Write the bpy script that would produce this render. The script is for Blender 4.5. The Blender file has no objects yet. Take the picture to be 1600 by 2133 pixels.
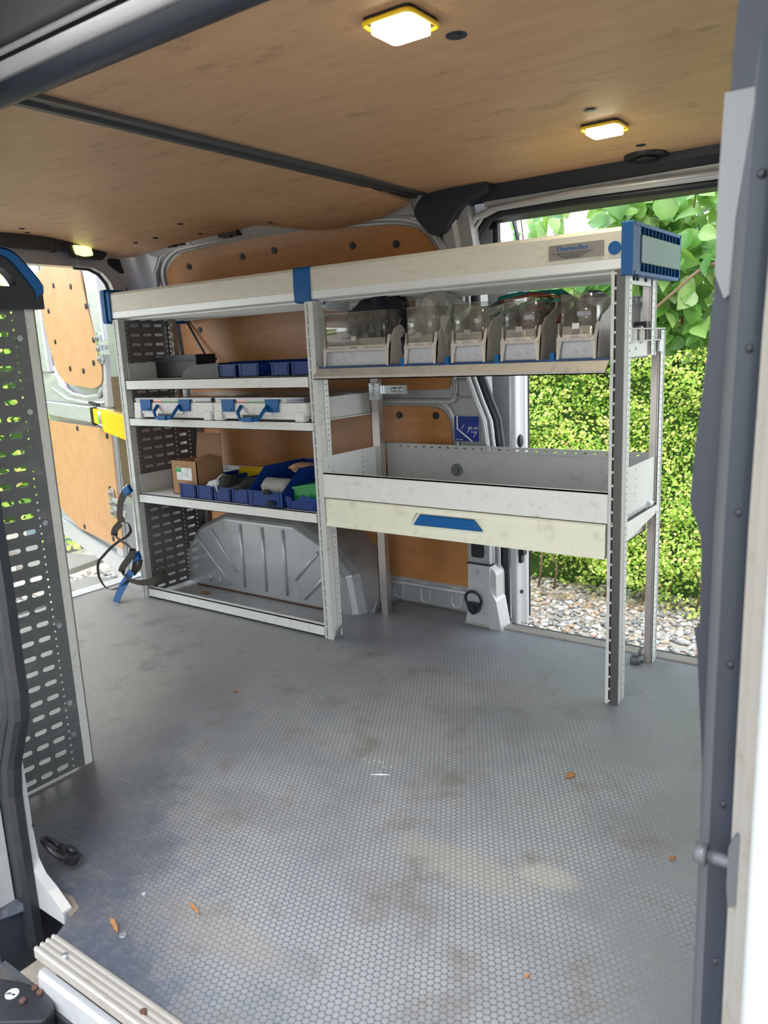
import bpy, bmesh, math, random
import numpy as np
from mathutils import Vector, Matrix
random.seed(7); rng = np.random.default_rng(7)
SC = bpy.context.scene; COL = SC.collection
PI = math.pi

# ---------------------------------------------------------------- camera
cd = bpy.data.cameras.new('camera'); cam = bpy.data.objects.new('camera', cd); COL.objects.link(cam)
F = Vector((-0.57627114, 0.79136296, -0.2040986)); Rr = Vector((0.81298191, 0.58060663, -0.04423069)); U = Vector((-0.08349847, 0.19141734, 0.97795062))
m = Matrix((( Rr.x, U.x, -F.x), (Rr.y, U.y, -F.y), (Rr.z, U.z, -F.z))).to_4x4()
m.translation = Vector((1.61663610, -1.87372446, 0.941317101))
cam.matrix_world = m
cd.sensor_fit = 'VERTICAL'; cd.sensor_height = 36.0; cd.sensor_width = 27.0
cd.lens = 1613.86 / 2133 * 36
cd.clip_start = 0.02; cd.clip_end = 200
cd.dof.use_dof = True; cd.dof.focus_distance = 2.6; cd.dof.aperture_fstop = 8.5
SC.camera = cam

# ---------------------------------------------------------------- world, sun, exposure
W = bpy.data.worlds.new('overcast_sky'); SC.world = W; W.use_nodes = True
nt = W.node_tree; nt.nodes.clear()
o = nt.nodes.new('ShaderNodeOutputWorld'); bg = nt.nodes.new('ShaderNodeBackground')
tc = nt.nodes.new('ShaderNodeTexCoord'); sp = nt.nodes.new('ShaderNodeSeparateXYZ'); cr = nt.nodes.new('ShaderNodeValToRGB')
nt.links.new(tc.outputs['Generated'], sp.inputs[0]); nt.links.new(sp.outputs['Z'], cr.inputs[0])
cr.color_ramp.elements[0].position = 0.0; cr.color_ramp.elements[0].color = (0.80, 0.84, 0.86, 1)
cr.color_ramp.elements[1].position = 1.0; cr.color_ramp.elements[1].color = (0.62, 0.74, 0.95, 1)
e = cr.color_ramp.elements.new(0.3); e.color = (0.92, 0.96, 1.0, 1)
nt.links.new(cr.outputs[0], bg.inputs[0]); bg.inputs[1].default_value = 3.0
nt.links.new(bg.outputs[0], o.inputs[0])
sd = bpy.data.lights.new('sun', 'SUN'); sd.energy = 1.9; sd.angle = math.radians(25); sd.color = (1.0, 0.95, 0.86)
sun = bpy.data.objects.new('sun', sd); COL.objects.link(sun)
sun.rotation_euler = Vector((-0.25, 0.55, -0.80)).to_track_quat('-Z', 'Y').to_euler()
SC.view_settings.view_transform = 'Standard'; SC.view_settings.look = 'None'
SC.view_settings.exposure = 0.4; SC.view_settings.gamma = 1.0
SC.view_settings.use_curve_mapping = False

# ---------------------------------------------------------------- materials
MATS = {}
def lin(c):
    return tuple(((v / 12.92) if v <= 0.04045 else ((v + 0.055) / 1.055) ** 2.4) for v in c)
def hexc(r, g, b): return lin((r / 255, g / 255, b / 255)) + (1,)
class N:
    def __init__(s, name):
        s.m = bpy.data.materials.new(name); s.m.use_nodes = True; s.t = s.m.node_tree; s.t.nodes.clear()
        s.out = s.t.nodes.new('ShaderNodeOutputMaterial')
    def n(s, typ, **kw):
        x = s.t.nodes.new(typ)
        for k, v in kw.items(): setattr(x, k, v)
        return x
    def l(s, a, b): s.t.links.new(a, b)
    def math(s, op, a, b=None, c=None, clamp=False):
        x = s.n('ShaderNodeMath', operation=op, use_clamp=clamp)
        for i, v in enumerate((a, b, c)):
            if v is None: continue
            if isinstance(v, (int, float)): x.inputs[i].default_value = v
            else: s.l(v, x.inputs[i])
        return x.outputs[0]
    def noise(s, vec, scale, detail=4, rough=0.6, mapscale=None):
        x = s.n('ShaderNodeTexNoise'); x.inputs['Scale'].default_value = scale
        x.inputs['Detail'].default_value = detail; x.inputs['Roughness'].default_value = rough
        if mapscale:
            mp = s.n('ShaderNodeMapping'); mp.inputs['Scale'].default_value = mapscale; s.l(vec, mp.inputs[0]); vec = mp.outputs[0]
        s.l(vec, x.inputs['Vector']); return x.outputs['Fac']
    def ramp(s, fac, stops):
        x = s.n('ShaderNodeValToRGB'); el = x.color_ramp.elements
        el[0].position, el[0].color = stops[0]; el[1].position, el[1].color = stops[-1]
        for p, c in stops[1:-1]: q = el.new(p); q.color = c
        s.l(fac, x.inputs[0]); return x.outputs[0]
    def mix(s, fac, a, b, typ='MIX'):
        x = s.n('ShaderNodeMix', data_type='RGBA', blend_type=typ)
        for sock, v in ((x.inputs[0], fac), (x.inputs[6], a), (x.inputs[7], b)):
            if isinstance(v, (int, float, tuple)): sock.default_value = v
            else: s.l(v, sock)
        return x.outputs[2]
    def bump(s, h, strength, dist=0.002):
        x = s.n('ShaderNodeBump'); x.inputs['Strength'].default_value = strength; x.inputs['Distance'].default_value = dist
        s.l(h, x.inputs['Height']); return x.outputs[0]
def g(v): return (v, v, v, 1)

def mat(name, col, rough=0.5, metal=0.0, dirt=0.0, dirtcol=(0.12, 0.10, 0.08, 1), dscale=9, var=0.06, spec=0.5, bump=0.0, bscale=60, coat=0.0, stretch=None, scratch=0.0):
    s = N(name); b = s.n('ShaderNodeBsdfPrincipled'); s.l(b.outputs[0], s.out.inputs[0])
    tc = s.n('ShaderNodeTexCoord').outputs['Object']
    nz = s.noise(tc, dscale, 6, 0.65, stretch)
    c = s.mix(nz, tuple(v * (1 - var) for v in col[:3]) + (1,), tuple(min(1, v * (1 + var)) for v in col[:3]) + (1,))
    if dirt > 0:
        n2 = s.noise(tc, dscale * 2.3, 8, 0.72, stretch)
        f = s.ramp(n2, [(0.54, g(0)), (0.72, g(dirt))])
        c = s.mix(f, c, dirtcol)
    if scratch > 0:
        n3 = s.noise(tc, 30, 3, 0.5, (1, 1, 9)); f = s.ramp(n3, [(0.70, g(0)), (0.74, g(scratch))])
        c = s.mix(f, c, dirtcol)
    s.l(c, b.inputs['Base Color']); b.inputs['Metallic'].default_value = metal
    r = s.math('MULTIPLY_ADD', nz, 0.16, rough - 0.08, clamp=True); s.l(r, b.inputs['Roughness'])
    b.inputs['Specular IOR Level'].default_value = spec; b.inputs['Coat Weight'].default_value = coat
    if bump > 0:
        s.l(s.bump(s.noise(tc, bscale, 3), bump), b.inputs['Normal'])
    MATS[name] = s.m; return s.m

M = {}
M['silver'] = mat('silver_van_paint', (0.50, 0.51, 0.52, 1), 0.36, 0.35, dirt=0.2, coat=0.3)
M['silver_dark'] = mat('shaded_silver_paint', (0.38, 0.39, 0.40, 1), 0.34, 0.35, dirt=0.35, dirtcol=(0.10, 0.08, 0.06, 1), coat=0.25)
M['silver_overexposed'] = mat('overexposed_outer_paint', (0.74, 0.76, 0.78, 1), 0.3, 0.0, coat=0.4)  # body paint made whiter, overexposure at the right edge put into the colour
M['alu'] = mat('off_white_shelf_enamel', (0.74, 0.75, 0.71, 1), 0.5, 0.0, dirt=0.35, dscale=14, scratch=0.3)
M['beam'] = mat('weathered_white_tray_face', (0.62, 0.59, 0.50, 1), 0.42, 0.05, dirt=0.35, dscale=10, stretch=(0.6, 3, 3), scratch=0.25)
M['beam_low'] = mat('bright_aluminium_edge', (0.72, 0.73, 0.72, 1), 0.38, 0.2, dirt=0.2)
M['post'] = mat('grey_enamelled_upright', (0.58, 0.59, 0.56, 1), 0.45, 0.05, dirt=0.4, dscale=12, scratch=0.4)
M['post_dark'] = mat('dark_reflection_face', (0.085, 0.085, 0.08, 1), 0.4, 0.3, dirt=0.2)  # broad face of the right upright; its dark reflection put into the colour
M['post_flange'] = mat('galvanised_flange', (0.66, 0.69, 0.66, 1), 0.4, 0.25, dirt=0.25)
M['rail'] = mat('milled_aluminium_channel', (0.50, 0.46, 0.43, 1), 0.35, 0.85, dirt=0.3)
M['perf'] = mat('perforated_steel_sheet', (0.15, 0.16, 0.165, 1), 0.33, 0.45, dirt=0.4, dirtcol=(0.40, 0.39, 0.37, 1), dscale=7, stretch=(1, 1, 2.5), scratch=0.3)
M['perf_dark'] = mat('dull_perforated_sheet', (0.17, 0.165, 0.16, 1), 0.4, 0.5, dirt=0.3, dirtcol=(0.3, 0.28, 0.26, 1))
M['zinc'] = mat('bright_zinc', (0.62, 0.66, 0.68, 1), 0.28, 0.9, dirt=0.2)
M['drawer'] = mat('yellowed_drawer_front', (0.80, 0.79, 0.64, 1), 0.42, 0.0, dirt=0.35, dscale=8, dirtcol=(0.25, 0.22, 0.15, 1), scratch=0.2)
M['tray_in'] = mat('grey_tray_wall', (0.44, 0.44, 0.43, 1), 0.42, 0.2, dirt=0.35, dscale=12, scratch=0.6)
M['black'] = mat('black_plastic', (0.012, 0.013, 0.016, 1), 0.42, 0, bump=0.1)
M['trim'] = mat('dark_blue_grey_trim', (0.022, 0.027, 0.038, 1), 0.42, 0, bump=0.1, spec=0.35)
M['greytrim'] = mat('dark_grey_header_trim', (0.055, 0.06, 0.065, 1), 0.5, 0)
M['rubber'] = mat('black_rubber_seal', (0.014, 0.016, 0.020, 1), 0.38, 0, dirt=0.25, dirtcol=(0.08, 0.08, 0.08, 1))
M['seal_grey'] = mat('worn_grey_seal', (0.095, 0.10, 0.11, 1), 0.34, 0.15, var=0.15)
M['blue'] = mat('mid_blue_plastic', (0.003, 0.095, 0.30, 1), 0.45, 0, dirt=0.2, dirtcol=(0.06, 0.14, 0.24, 1), spec=0.3)
M['shelf_dull'] = mat('brownish_grey_shelf_edge', (0.44, 0.41, 0.37, 1), 0.45, 0.1, dirt=0.4)
M['steel_dk'] = mat('dull_dark_steel', (0.14, 0.15, 0.16, 1), 0.45, 0.1)
M['grime'] = mat('brown_grey_sealant', (0.16, 0.135, 0.11, 1), 0.7)
M['plate_grey'] = mat('blurred_grey_plate', (0.15, 0.15, 0.155, 1), 0.5)
M['bin_panel'] = mat('bluish_bin_panel', (0.44, 0.45, 0.48, 1), 0.45, 0, dirt=0.5, dscale=20, dirtcol=(0.16, 0.13, 0.10, 1))
M['blue_dk'] = mat('deep_blue_plastic', (0.006, 0.035, 0.12, 1), 0.45, 0)
M['bin_blue'] = mat('royal_blue_bin_plastic', (0.004, 0.030, 0.17, 1), 0.4, 0, dirt=0.3, dirtcol=(0.03, 0.06, 0.14, 1), dscale=20, spec=0.25)
M['green'] = mat('green_bin_plastic', (0.01, 0.22, 0.05, 1), 0.35)
M['grey_plastic'] = mat('pale_grey_bin_plastic', (0.47, 0.435, 0.40, 1), 0.4, 0, dirt=0.6, dscale=22, dirtcol=(0.16, 0.13, 0.10, 1))
M['case'] = mat('dirty_white_case_plastic', (0.74, 0.73, 0.70, 1), 0.42, 0, dirt=0.5, dscale=18, dirtcol=(0.22, 0.20, 0.17, 1))
M['dark_grip'] = mat('dark_grey_grip', (0.05, 0.05, 0.055, 1), 0.6)
M['card'] = mat('brown_cardboard', (0.36, 0.20, 0.10, 1), 0.85, 0, var=0.12, dscale=6)
M['card_in'] = mat('inner_cardboard', (0.30, 0.18, 0.10, 1), 0.9, 0, var=0.1)
M['strap'] = mat('grey_brown_webbing', (0.075, 0.066, 0.055, 1), 0.8, 0, bump=0.4, bscale=400)
M['blue_strap'] = mat('blue_webbing', (0.005, 0.085, 0.25, 1), 0.7, 0, bump=0.3, bscale=400)
M['yellow'] = mat('yellow_plastic', (0.90, 0.58, 0.01, 1), 0.35)
M['white'] = mat('white_print', (0.75, 0.76, 0.77, 1), 0.5)
M['greyprint'] = mat('grey_print', (0.28, 0.29, 0.31, 1), 0.5)
M['blueprint'] = mat('blue_sign_ink', (0.004, 0.022, 0.20, 1), 0.4)
M['dullblue'] = mat('faded_blue_ink', (0.02, 0.09, 0.28, 1), 0.5)
M['plate'] = mat('brushed_name_plate', (0.22, 0.20, 0.175, 1), 0.4, 0.4)
M['ink'] = mat('black_print', (0.02, 0.02, 0.02, 1), 0.6)
M['greenprint'] = mat('green_print', (0.02, 0.35, 0.09, 1), 0.5)
M['redprint'] = mat('red_print', (0.75, 0.10, 0.07, 1), 0.5)
M['red_lens'] = mat('dull_red_lamp_lens', (0.11, 0.045, 0.05, 1), 0.3)
M['bag'] = mat('black_refuse_plastic', (0.012, 0.013, 0.02, 1), 0.3, bump=0.6, bscale=25)
M['wire_red'] = mat('dull_red_cable', (0.17, 0.035, 0.02, 1), 0.5)
M['wire_teal'] = mat('teal_cable', (0.01, 0.17, 0.15, 1), 0.5)
M['hose'] = mat('dark_ribbed_hose', (0.06, 0.05, 0.045, 1), 0.55)
M['tape'] = mat('fuzzy_black_roll', (0.02, 0.02, 0.02, 1), 0.9, bump=1.0, bscale=120)
M['white_tub'] = mat('white_tub_plastic', (0.72, 0.74, 0.76, 1), 0.35)
M['leaf_dry'] = mat('dry_leaf', (0.26, 0.12, 0.045, 1), 0.8)
M['brownbits'] = mat('brown_fittings', (0.2, 0.09, 0.05, 1), 0.6)
M['stem'] = mat('woody_stem', (0.20, 0.13, 0.08, 1), 0.8)
M['stone_slab'] = mat('weathered_flagstone', (0.22, 0.205, 0.175, 1), 0.85, 0, dirt=0.5, var=0.25)
M['block'] = mat('blue_grey_block', (0.17, 0.23, 0.26, 1), 0.8)
M['mirror_plate'] = mat('satin_end_plate', (0.10, 0.17, 0.18, 1), 0.3, 0.2)
M['rust'] = mat('rust', (0.085, 0.04, 0.028, 1), 0.9)
M['sill'] = mat('worn_ribbed_sill', (0.36, 0.335, 0.30, 1), 0.42, 0.25, dirt=0.6, dscale=16, dirtcol=(0.2, 0.13, 0.07, 1))

def ply_mat(name, base, dark, grain=(1.5, 8, 8), rough=0.45, stain=0.5):
    s = N(name); b = s.n('ShaderNodeBsdfPrincipled'); s.l(b.outputs[0], s.out.inputs[0])
    tc = s.n('ShaderNodeTexCoord').outputs['Object']
    a = s.noise(tc, 5, 8, 0.7, grain); c = s.mix(s.ramp(a, [(0.3, g(0)), (0.75, g(1))]), base, dark)
    big = s.noise(tc, 2.2, 3, 0.5); c = s.mix(s.ramp(big, [(0.35, g(0)), (0.8, g(0.45))]), c, dark)
    st = s.noise(tc, 9, 9, 0.75, (grain[0] * .7, grain[1] * .3, grain[2] * .3))
    c = s.mix(s.ramp(st, [(0.56, g(0)), (0.74, g(stain))]), c, (0.05, 0.03, 0.018, 1))
    s.l(c, b.inputs['Base Color']); s.l(s.math('MULTIPLY_ADD', a, 0.2, rough - 0.1), b.inputs['Roughness'])
    s.l(s.bump(a, 0.08, 0.001), b.inputs['Normal'])
    M[name] = s.m; return s.m
ply_mat('ply_ceiling', (0.60, 0.375, 0.215, 1), (0.46, 0.28, 0.155, 1), (1.2, 5, 5), 0.5, 0.55)
ply_mat('ply_wall', (0.47, 0.205, 0.062, 1), (0.33, 0.135, 0.038, 1), (1.2, 4, 4), 0.38, 0.55)
ply_mat('ply_door', (0.50, 0.285, 0.135, 1), (0.42, 0.22, 0.095, 1), (1.5, 3, 3), 0.5, 0.35)

BLOTS = [(.80, -.17, .13, .08, (.15, .16, .175, 1), .5), (.74, -.06, .17, .08, (.17, .155, .14, 1), .45), (.90, -.91, .12, .05, (.12, .11, .10, 1), .35), (.47, -.85, .14, .06, (.10, .105, .12, 1), .4),
         (.70, -1.14, .16, .05, (.24, .21, .17, 1), .35), (.2, -.20, .2, .09, (.12, .12, .125, 1), .35), (1.10, -.72, .06, .03, (.40, .37, .29, 1), .35), (1.28, -.45, .14, .14, (.15, .14, .13, 1), .4), (.95, -.78, .14, .05, (.33, .29, .20, 1), .25)]
def floor_mat():
    s = N('antislip_floor'); b = s.n('ShaderNodeBsdfPrincipled'); s.l(b.outputs[0], s.out.inputs[0])
    tc = s.n('ShaderNodeTexCoord').outputs['Object']; sp = s.n('ShaderNodeSeparateXYZ'); s.l(tc, sp.inputs[0])
    P = 0.012; Q = P * math.sqrt(3)
    u = s.math('MULTIPLY', sp.outputs[0], 1 / P); v = s.math('MULTIPLY', sp.outputs[1], 1 / Q)
    def d(off):
        a = s.math('SUBTRACT', s.math('FRACT', s.math('ADD', u, off + 500)), 0.5)
        c = s.math('MULTIPLY', s.math('SUBTRACT', s.math('FRACT', s.math('ADD', v, off + 500)), 0.5), math.sqrt(3))
        return s.math('SQRT', s.math('ADD', s.math('MULTIPLY', a, a), s.math('MULTIPLY', c, c)))
    dd = s.math('MINIMUM', d(0), d(0.5))
    dot = s.ramp(dd, [(0.39, g(1)), (0.46, g(0))])
    big = s.noise(tc, 2.3, 5, 0.62); mid = s.noise(tc, 7, 7, 0.7); fine = s.noise(tc, 60, 6, 0.75); streak = s.noise(tc, 6, 5, 0.7, (0.8, 6, 1))
    gap = s.mix(big, (0.08, 0.10, 0.135, 1), (0.135, 0.14, 0.15, 1))
    gap = s.mix(s.ramp(mid, [(0.45, g(0)), (0.7, g(0.35))]), gap, (0.165, 0.155, 0.14, 1))
    top = s.mix(big, (0.19, 0.205, 0.24, 1), (0.31, 0.31, 0.30, 1))
    gap = gap
    X, Y = sp.outputs[0], sp.outputs[1]; wob = s.math('MULTIPLY', s.math('SUBTRACT', s.noise(tc, 3.5, 6, 0.65), 0.5), 0.9)
    def lin3(a, b, c): return s.math('ADD', s.math('ADD', s.math('MULTIPLY', X, a), s.math('MULTIPLY', Y, b)), s.math('ADD', wob, c))
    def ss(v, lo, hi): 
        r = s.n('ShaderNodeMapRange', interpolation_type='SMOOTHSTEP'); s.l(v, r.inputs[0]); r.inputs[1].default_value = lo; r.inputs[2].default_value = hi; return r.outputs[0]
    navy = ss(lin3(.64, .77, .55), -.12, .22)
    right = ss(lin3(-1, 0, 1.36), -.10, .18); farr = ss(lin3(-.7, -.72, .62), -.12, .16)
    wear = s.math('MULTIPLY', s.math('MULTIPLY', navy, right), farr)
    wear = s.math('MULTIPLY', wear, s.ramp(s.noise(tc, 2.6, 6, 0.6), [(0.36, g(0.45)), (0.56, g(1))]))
    gap = s.mix(navy, s.mix(ss(X, -.35, .25), (.21, .20, .185, 1), (0.060, 0.069, 0.092, 1)), gap); gap = s.mix(ss(X, -.45, .15), s.mix(.75, gap, (.36, .34, .30, 1)), gap); gap = s.mix(s.math('MULTIPLY', right, farr), (0.17, 0.175, 0.18, 1), gap)  # gap tone paler at the rear: rear-door light put into the colour
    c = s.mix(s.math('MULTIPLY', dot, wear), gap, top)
    def blot(cx, cy, rx, ry, col, k):
        a = s.math('MULTIPLY', s.math('SUBTRACT', X, cx), 1/rx); b2 = s.math('MULTIPLY', s.math('SUBTRACT', Y, cy), 1/ry)
        d2 = s.math('ADD', s.math('ADD', s.math('MULTIPLY', a, a), s.math('MULTIPLY', b2, b2)), s.math('MULTIPLY', wob, 2.2))
        return s.mix(s.math('MULTIPLY', s.math('SUBTRACT', 1.0, ss(d2, .0, 1.6)), k), c, col)
    for q in BLOTS: c = blot(*q)
    c = s.mix(s.ramp(fine, [(0.5, g(0)), (0.85, g(0.35))]), c, (0.30, 0.29, 0.27, 1))
    c = s.mix(s.ramp(mid, [(0.53, g(0)), (0.72, g(0.8))]), c, (0.11, 0.095, 0.08, 1))
    c = s.mix(s.ramp(streak, [(0.62, g(0)), (0.75, g(0.5))]), c, (0.26, 0.26, 0.26, 1))
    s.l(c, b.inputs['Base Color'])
    s.l(s.math('MULTIPLY_ADD', big, 0.25, 0.30), b.inputs['Roughness'])
    h = s.math('ADD', dot, s.math('MULTIPLY', fine, 0.3))
    s.l(s.bump(h, 0.35, 0.0006), b.inputs['Normal']); b.inputs['Specular IOR Level'].default_value = 0.55
    M['floor'] = s.m
floor_mat()

def island_mat(name, stops, rough=0.5, trans=0.0, spec=0.4, bump=0.0):
    s = N(name); b = s.n('ShaderNodeBsdfPrincipled')
    ge = s.n('ShaderNodeNewGeometry').outputs['Random Per Island']; ob = s.n('ShaderNodeObjectInfo').outputs['Random']
    f = s.math('FRACT', s.math('ADD', ge, ob)); c = s.ramp(f, stops)
    s.l(c, b.inputs['Base Color']); b.inputs['Roughness'].default_value = rough; b.inputs['Specular IOR Level'].default_value = spec
    if bump:
        tc = s.n('ShaderNodeTexCoord').outputs['Object']; s.l(s.bump(s.noise(tc, 90, 3), bump), b.inputs['Normal'])
    if trans > 0:
        t = s.n('ShaderNodeBsdfTranslucent'); s.l(s.mix(0.45, c, (0.55, 0.80, 0.12, 1)), t.inputs[0])
        mx = s.n('ShaderNodeMixShader'); mx.inputs[0].default_value = trans; s.l(b.outputs[0], mx.inputs[1]); s.l(t.outputs[0], mx.inputs[2])
        s.l(mx.outputs[0], s.out.inputs[0])
    else: s.l(b.outputs[0], s.out.inputs[0])
    M[name] = s.m
island_mat('hedge_leaf', [(0, (0.14, 0.32, 0.04, 1)), (0.22, (0.34, 0.58, 0.08, 1)), (0.5, (0.66, 0.82, 0.16, 1)), (0.93, (0.92, 0.92, 0.34, 1)), (1, (0.75, 0.45, 0.22, 1))], 0.45, 0.35)
island_mat('hazel_leaf', [(0, (0.06, 0.18, 0.045, 1)), (0.5, (0.13, 0.31, 0.05, 1)), (1, (0.30, 0.44, 0.15, 1))], 0.36, 0.3, 0.6)
island_mat('dark_leaf', [(0, (0.04, 0.11, 0.02, 1)), (0.6, (0.13, 0.25, 0.05, 1)), (1, (0.36, 0.48, 0.12, 1))], 0.5, 0.25)
island_mat('pebble', [(0, (0.16, 0.16, 0.16, 1)), (0.2, (0.30, 0.29, 0.28, 1)), (0.45, (0.46, 0.43, 0.39, 1)), (0.62, (0.55, 0.42, 0.28, 1)), (0.72, (0.50, 0.33, 0.25, 1)), (0.8, (0.62, 0.60, 0.57, 1)), (1, (0.78, 0.76, 0.73, 1))], 0.6, 0, 0.4, 0.2)
M['soil'] = mat('pale_gravelly_soil', (0.42, 0.37, 0.31, 1), 0.9, 0, dirt=0.4, var=0.3, dscale=25, bump=0.8, bscale=90)
M['straw'] = mat('dry_grass_litter', (0.42, 0.28, 0.12, 1), 0.9)

def clear_mat():
    s = N('scuffed_clear_plastic'); t = s.n('ShaderNodeBsdfTransparent'); t.inputs[0].default_value = (0.90, 0.90, 0.88, 1)
    gl = s.n('ShaderNodeBsdfGlossy'); gl.inputs['Roughness'].default_value = 0.12; gl.inputs[0].default_value = (0.9, 0.9, 0.9, 1)
    df = s.n('ShaderNodeBsdfDiffuse'); df.inputs[0].default_value = (0.55, 0.54, 0.5, 1)
    tc = s.n('ShaderNodeTexCoord').outputs['Object']
    fr = s.n('ShaderNodeLayerWeight'); fr.inputs[0].default_value = 0.35
    a = s.n('ShaderNodeMixShader'); s.l(s.math('MULTIPLY_ADD', fr.outputs['Facing'], 0.40, 0.03), a.inputs[0]); s.l(t.outputs[0], a.inputs[1]); s.l(gl.outputs[0], a.inputs[2])
    b = s.n('ShaderNodeMixShader'); s.l(s.ramp(s.noise(tc, 18, 6, 0.7, (3, 3, 0.7)), [(0.4, g(0.01)), (0.8, g(0.14))]), b.inputs[0]); s.l(a.outputs[0], b.inputs[1]); s.l(df.outputs[0], b.inputs[2])
    s.l(b.outputs[0], s.out.inputs[0]); M['clear'] = s.m
    s = N('clear_grey_bag'); t = s.n('ShaderNodeBsdfTransparent'); t.inputs[0].default_value = (0.8, 0.8, 0.76, 1)
    b = s.n('ShaderNodeBsdfPrincipled'); b.inputs['Base Color'].default_value = (0.42, 0.41, 0.37, 1); b.inputs['Roughness'].default_value = 0.25
    tc = s.n('ShaderNodeTexCoord').outputs['Object']; nz = s.noise(tc, 35, 5, 0.7); s.l(s.bump(nz, 1.0, 0.01), b.inputs['Normal'])
    a = s.n('ShaderNodeMixShader'); a.inputs[0].default_value = 0.72; s.l(t.outputs[0], a.inputs[1]); s.l(b.outputs[0], a.inputs[2]); s.l(a.outputs[0], s.out.inputs[0]); M['clearbag'] = s.m
clear_mat()
def emit(name, col, st):
    s = N(name); e = s.n('ShaderNodeEmission'); e.inputs[0].default_value = col; e.inputs[1].default_value = st; s.l(e.outputs[0], s.out.inputs[0]); M[name] = s.m
emit('led', (1.0, 0.93, 0.62, 1), 9); emit('led_dim', (0.95, 1.0, 0.30, 1), 1.8); emit('yellow_rim', (1.0, 0.55, 0.02, 1), 0.9)

# ---------------------------------------------------------------- geometry helpers
def V(*a): return Vector(a)
class MB:
    def __init__(s): s.v = []; s.f = []; s.mi = []; s.sm = []
    def add(s, vs, fs, mi=0, smooth=False):
        k = len(s.v); s.v += [tuple(p) for p in vs]
        for f in fs: s.f.append(tuple(i + k for i in f)); s.mi.append(mi); s.sm.append(smooth)
        return s
    def box(s, a, b, mi=0):
        x0, y0, z0 = a; x1, y1, z1 = b
        return s.add([(x0,y0,z0),(x1,y0,z0),(x1,y1,z0),(x0,y1,z0),(x0,y0,z1),(x1,y0,z1),(x1,y1,z1),(x0,y1,z1)],
              [(0,3,2,1),(4,5,6,7),(0,1,5,4),(1,2,6,5),(2,3,7,6),(3,0,4,7)], mi)
    def bbox(s, a, b, r=0.003, mi=0):      # box with bevelled edges
        bm = bmesh.new(); bmesh.ops.create_cube(bm, size=1)
        for v in bm.verts: v.co = Vector([a[i] + (v.co[i] + .5) * (b[i] - a[i]) for i in range(3)])
        bmesh.ops.bevel(bm, geom=bm.edges[:], offset=min(r, 0.45 * min(abs(b[i] - a[i]) for i in range(3))), segments=2, affect='EDGES', profile=0.7)
        bm.verts.index_update(); s.add([v.co[:] for v in bm.verts], [[v.index for v in f.verts] for f in bm.faces], mi, False); bm.free(); return s
    def prism(s, pts, axis, a, b, mi=0):   # polygon extruded along an axis
        def P(p, t):
            if axis == 'x': return (t, p[0], p[1])
            if axis == 'y': return (p[0], t, p[1])
            return (p[0], p[1], t)
        n = len(pts); vs = [P(p, a) for p in pts] + [P(p, b) for p in pts]
        fs = [(i, (i + 1) % n, (i + 1) % n + n, i + n) for i in range(n)] + [tuple(range(n))[::-1], tuple(range(n, 2 * n))]
        return s.add(vs, fs, mi)
    def quadprism(s, p4, d, mi=0):         # quad/polygon of 3D points extruded by vector d
        n = len(p4); d = Vector(d); vs = [Vector(p) for p in p4] + [Vector(p) + d for p in p4]
        return s.add(vs, [(i, (i + 1) % n, (i + 1) % n + n, i + n) for i in range(n)] + [tuple(range(n))[::-1], tuple(range(n, 2 * n))], mi)
    def cyl(s, a, b, r, n=12, mi=0, r2=None, caps=True, smooth=True):
        a = Vector(a); b = Vector(b); d = (b - a).normalized(); t = d.orthogonal().normalized(); w = d.cross(t); r2 = r if r2 is None else r2
        vs = []
        for c, rr in ((a, r), (b, r2)):
            for i in range(n):
                q = 2 * PI * i / n; vs.append(c + t * math.cos(q) * rr + w * math.sin(q) * rr)
        s.add(vs, [(i, (i + 1) % n, (i + 1) % n + n, i + n) for i in range(n)], mi, smooth)
        if caps: k = len(s.v) - 2 * n; s.f += [tuple(range(k, k + n))[::-1], tuple(range(k + n, k + 2 * n))]; s.mi += [mi, mi]; s.sm += [False, False]
        return s
    def tube(s, pts, r, n=8, mi=0, closed=False, sx=1.0, up=None):
        P = [Vector(p) for p in pts]; L = len(P); vs = []
        prev = None
        for i in range(L):
            t = (P[(i + 1) % L] - P[i - 1]) if closed else (P[min(i + 1, L - 1)] - P[max(i - 1, 0)])
            t.normalize()
            if up is not None: a = t.cross(Vector(up)).normalized()
            elif prev is None: a = t.orthogonal().normalized()
            else: a = (prev - t * prev.dot(t)).normalized()
            prev = a; b = t.cross(a)
            rr = r[i] if hasattr(r, '__len__') else r
            for k in range(n):
                q = 2 * PI * k / n; vs.append(P[i] + a * math.cos(q) * rr * sx + b * math.sin(q) * rr)
        fs = []
        for i in range(L if closed else L - 1):
            j = (i + 1) % L
            for k in range(n): fs.append((i * n + k, i * n + (k + 1) % n, j * n + (k + 1) % n, j * n + k))
        if not closed: fs += [tuple(range(n))[::-1], tuple(range((L - 1) * n, L * n))]
        return s.add(vs, fs, mi, True)
    def ribbon(s, pts, wdir, w, t=0.0018, mi=0):   # flat strap with thickness
        P = [Vector(p) for p in pts]; L = len(P); vs = []
        for i in range(L):
            tg = (P[min(i + 1, L - 1)] - P[max(i - 1, 0)]).normalized(); wd = Vector(wdir[i] if isinstance(wdir, list) else wdir)
            wd = (wd - tg * wd.dot(tg)).normalized(); nn = tg.cross(wd)
            for a, b in ((-.5, -.5), (.5, -.5), (.5, .5), (-.5, .5)): vs.append(P[i] + wd * w * a + nn * t * b)
        fs = []
        for i in range(L - 1):
            for k in range(4): fs.append((i*4+k, i*4+(k+1)%4, (i+1)*4+(k+1)%4, (i+1)*4+k))
        fs += [(3,2,1,0), tuple(range((L-1)*4, L*4))]
        return s.add(vs, fs, mi)
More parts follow.
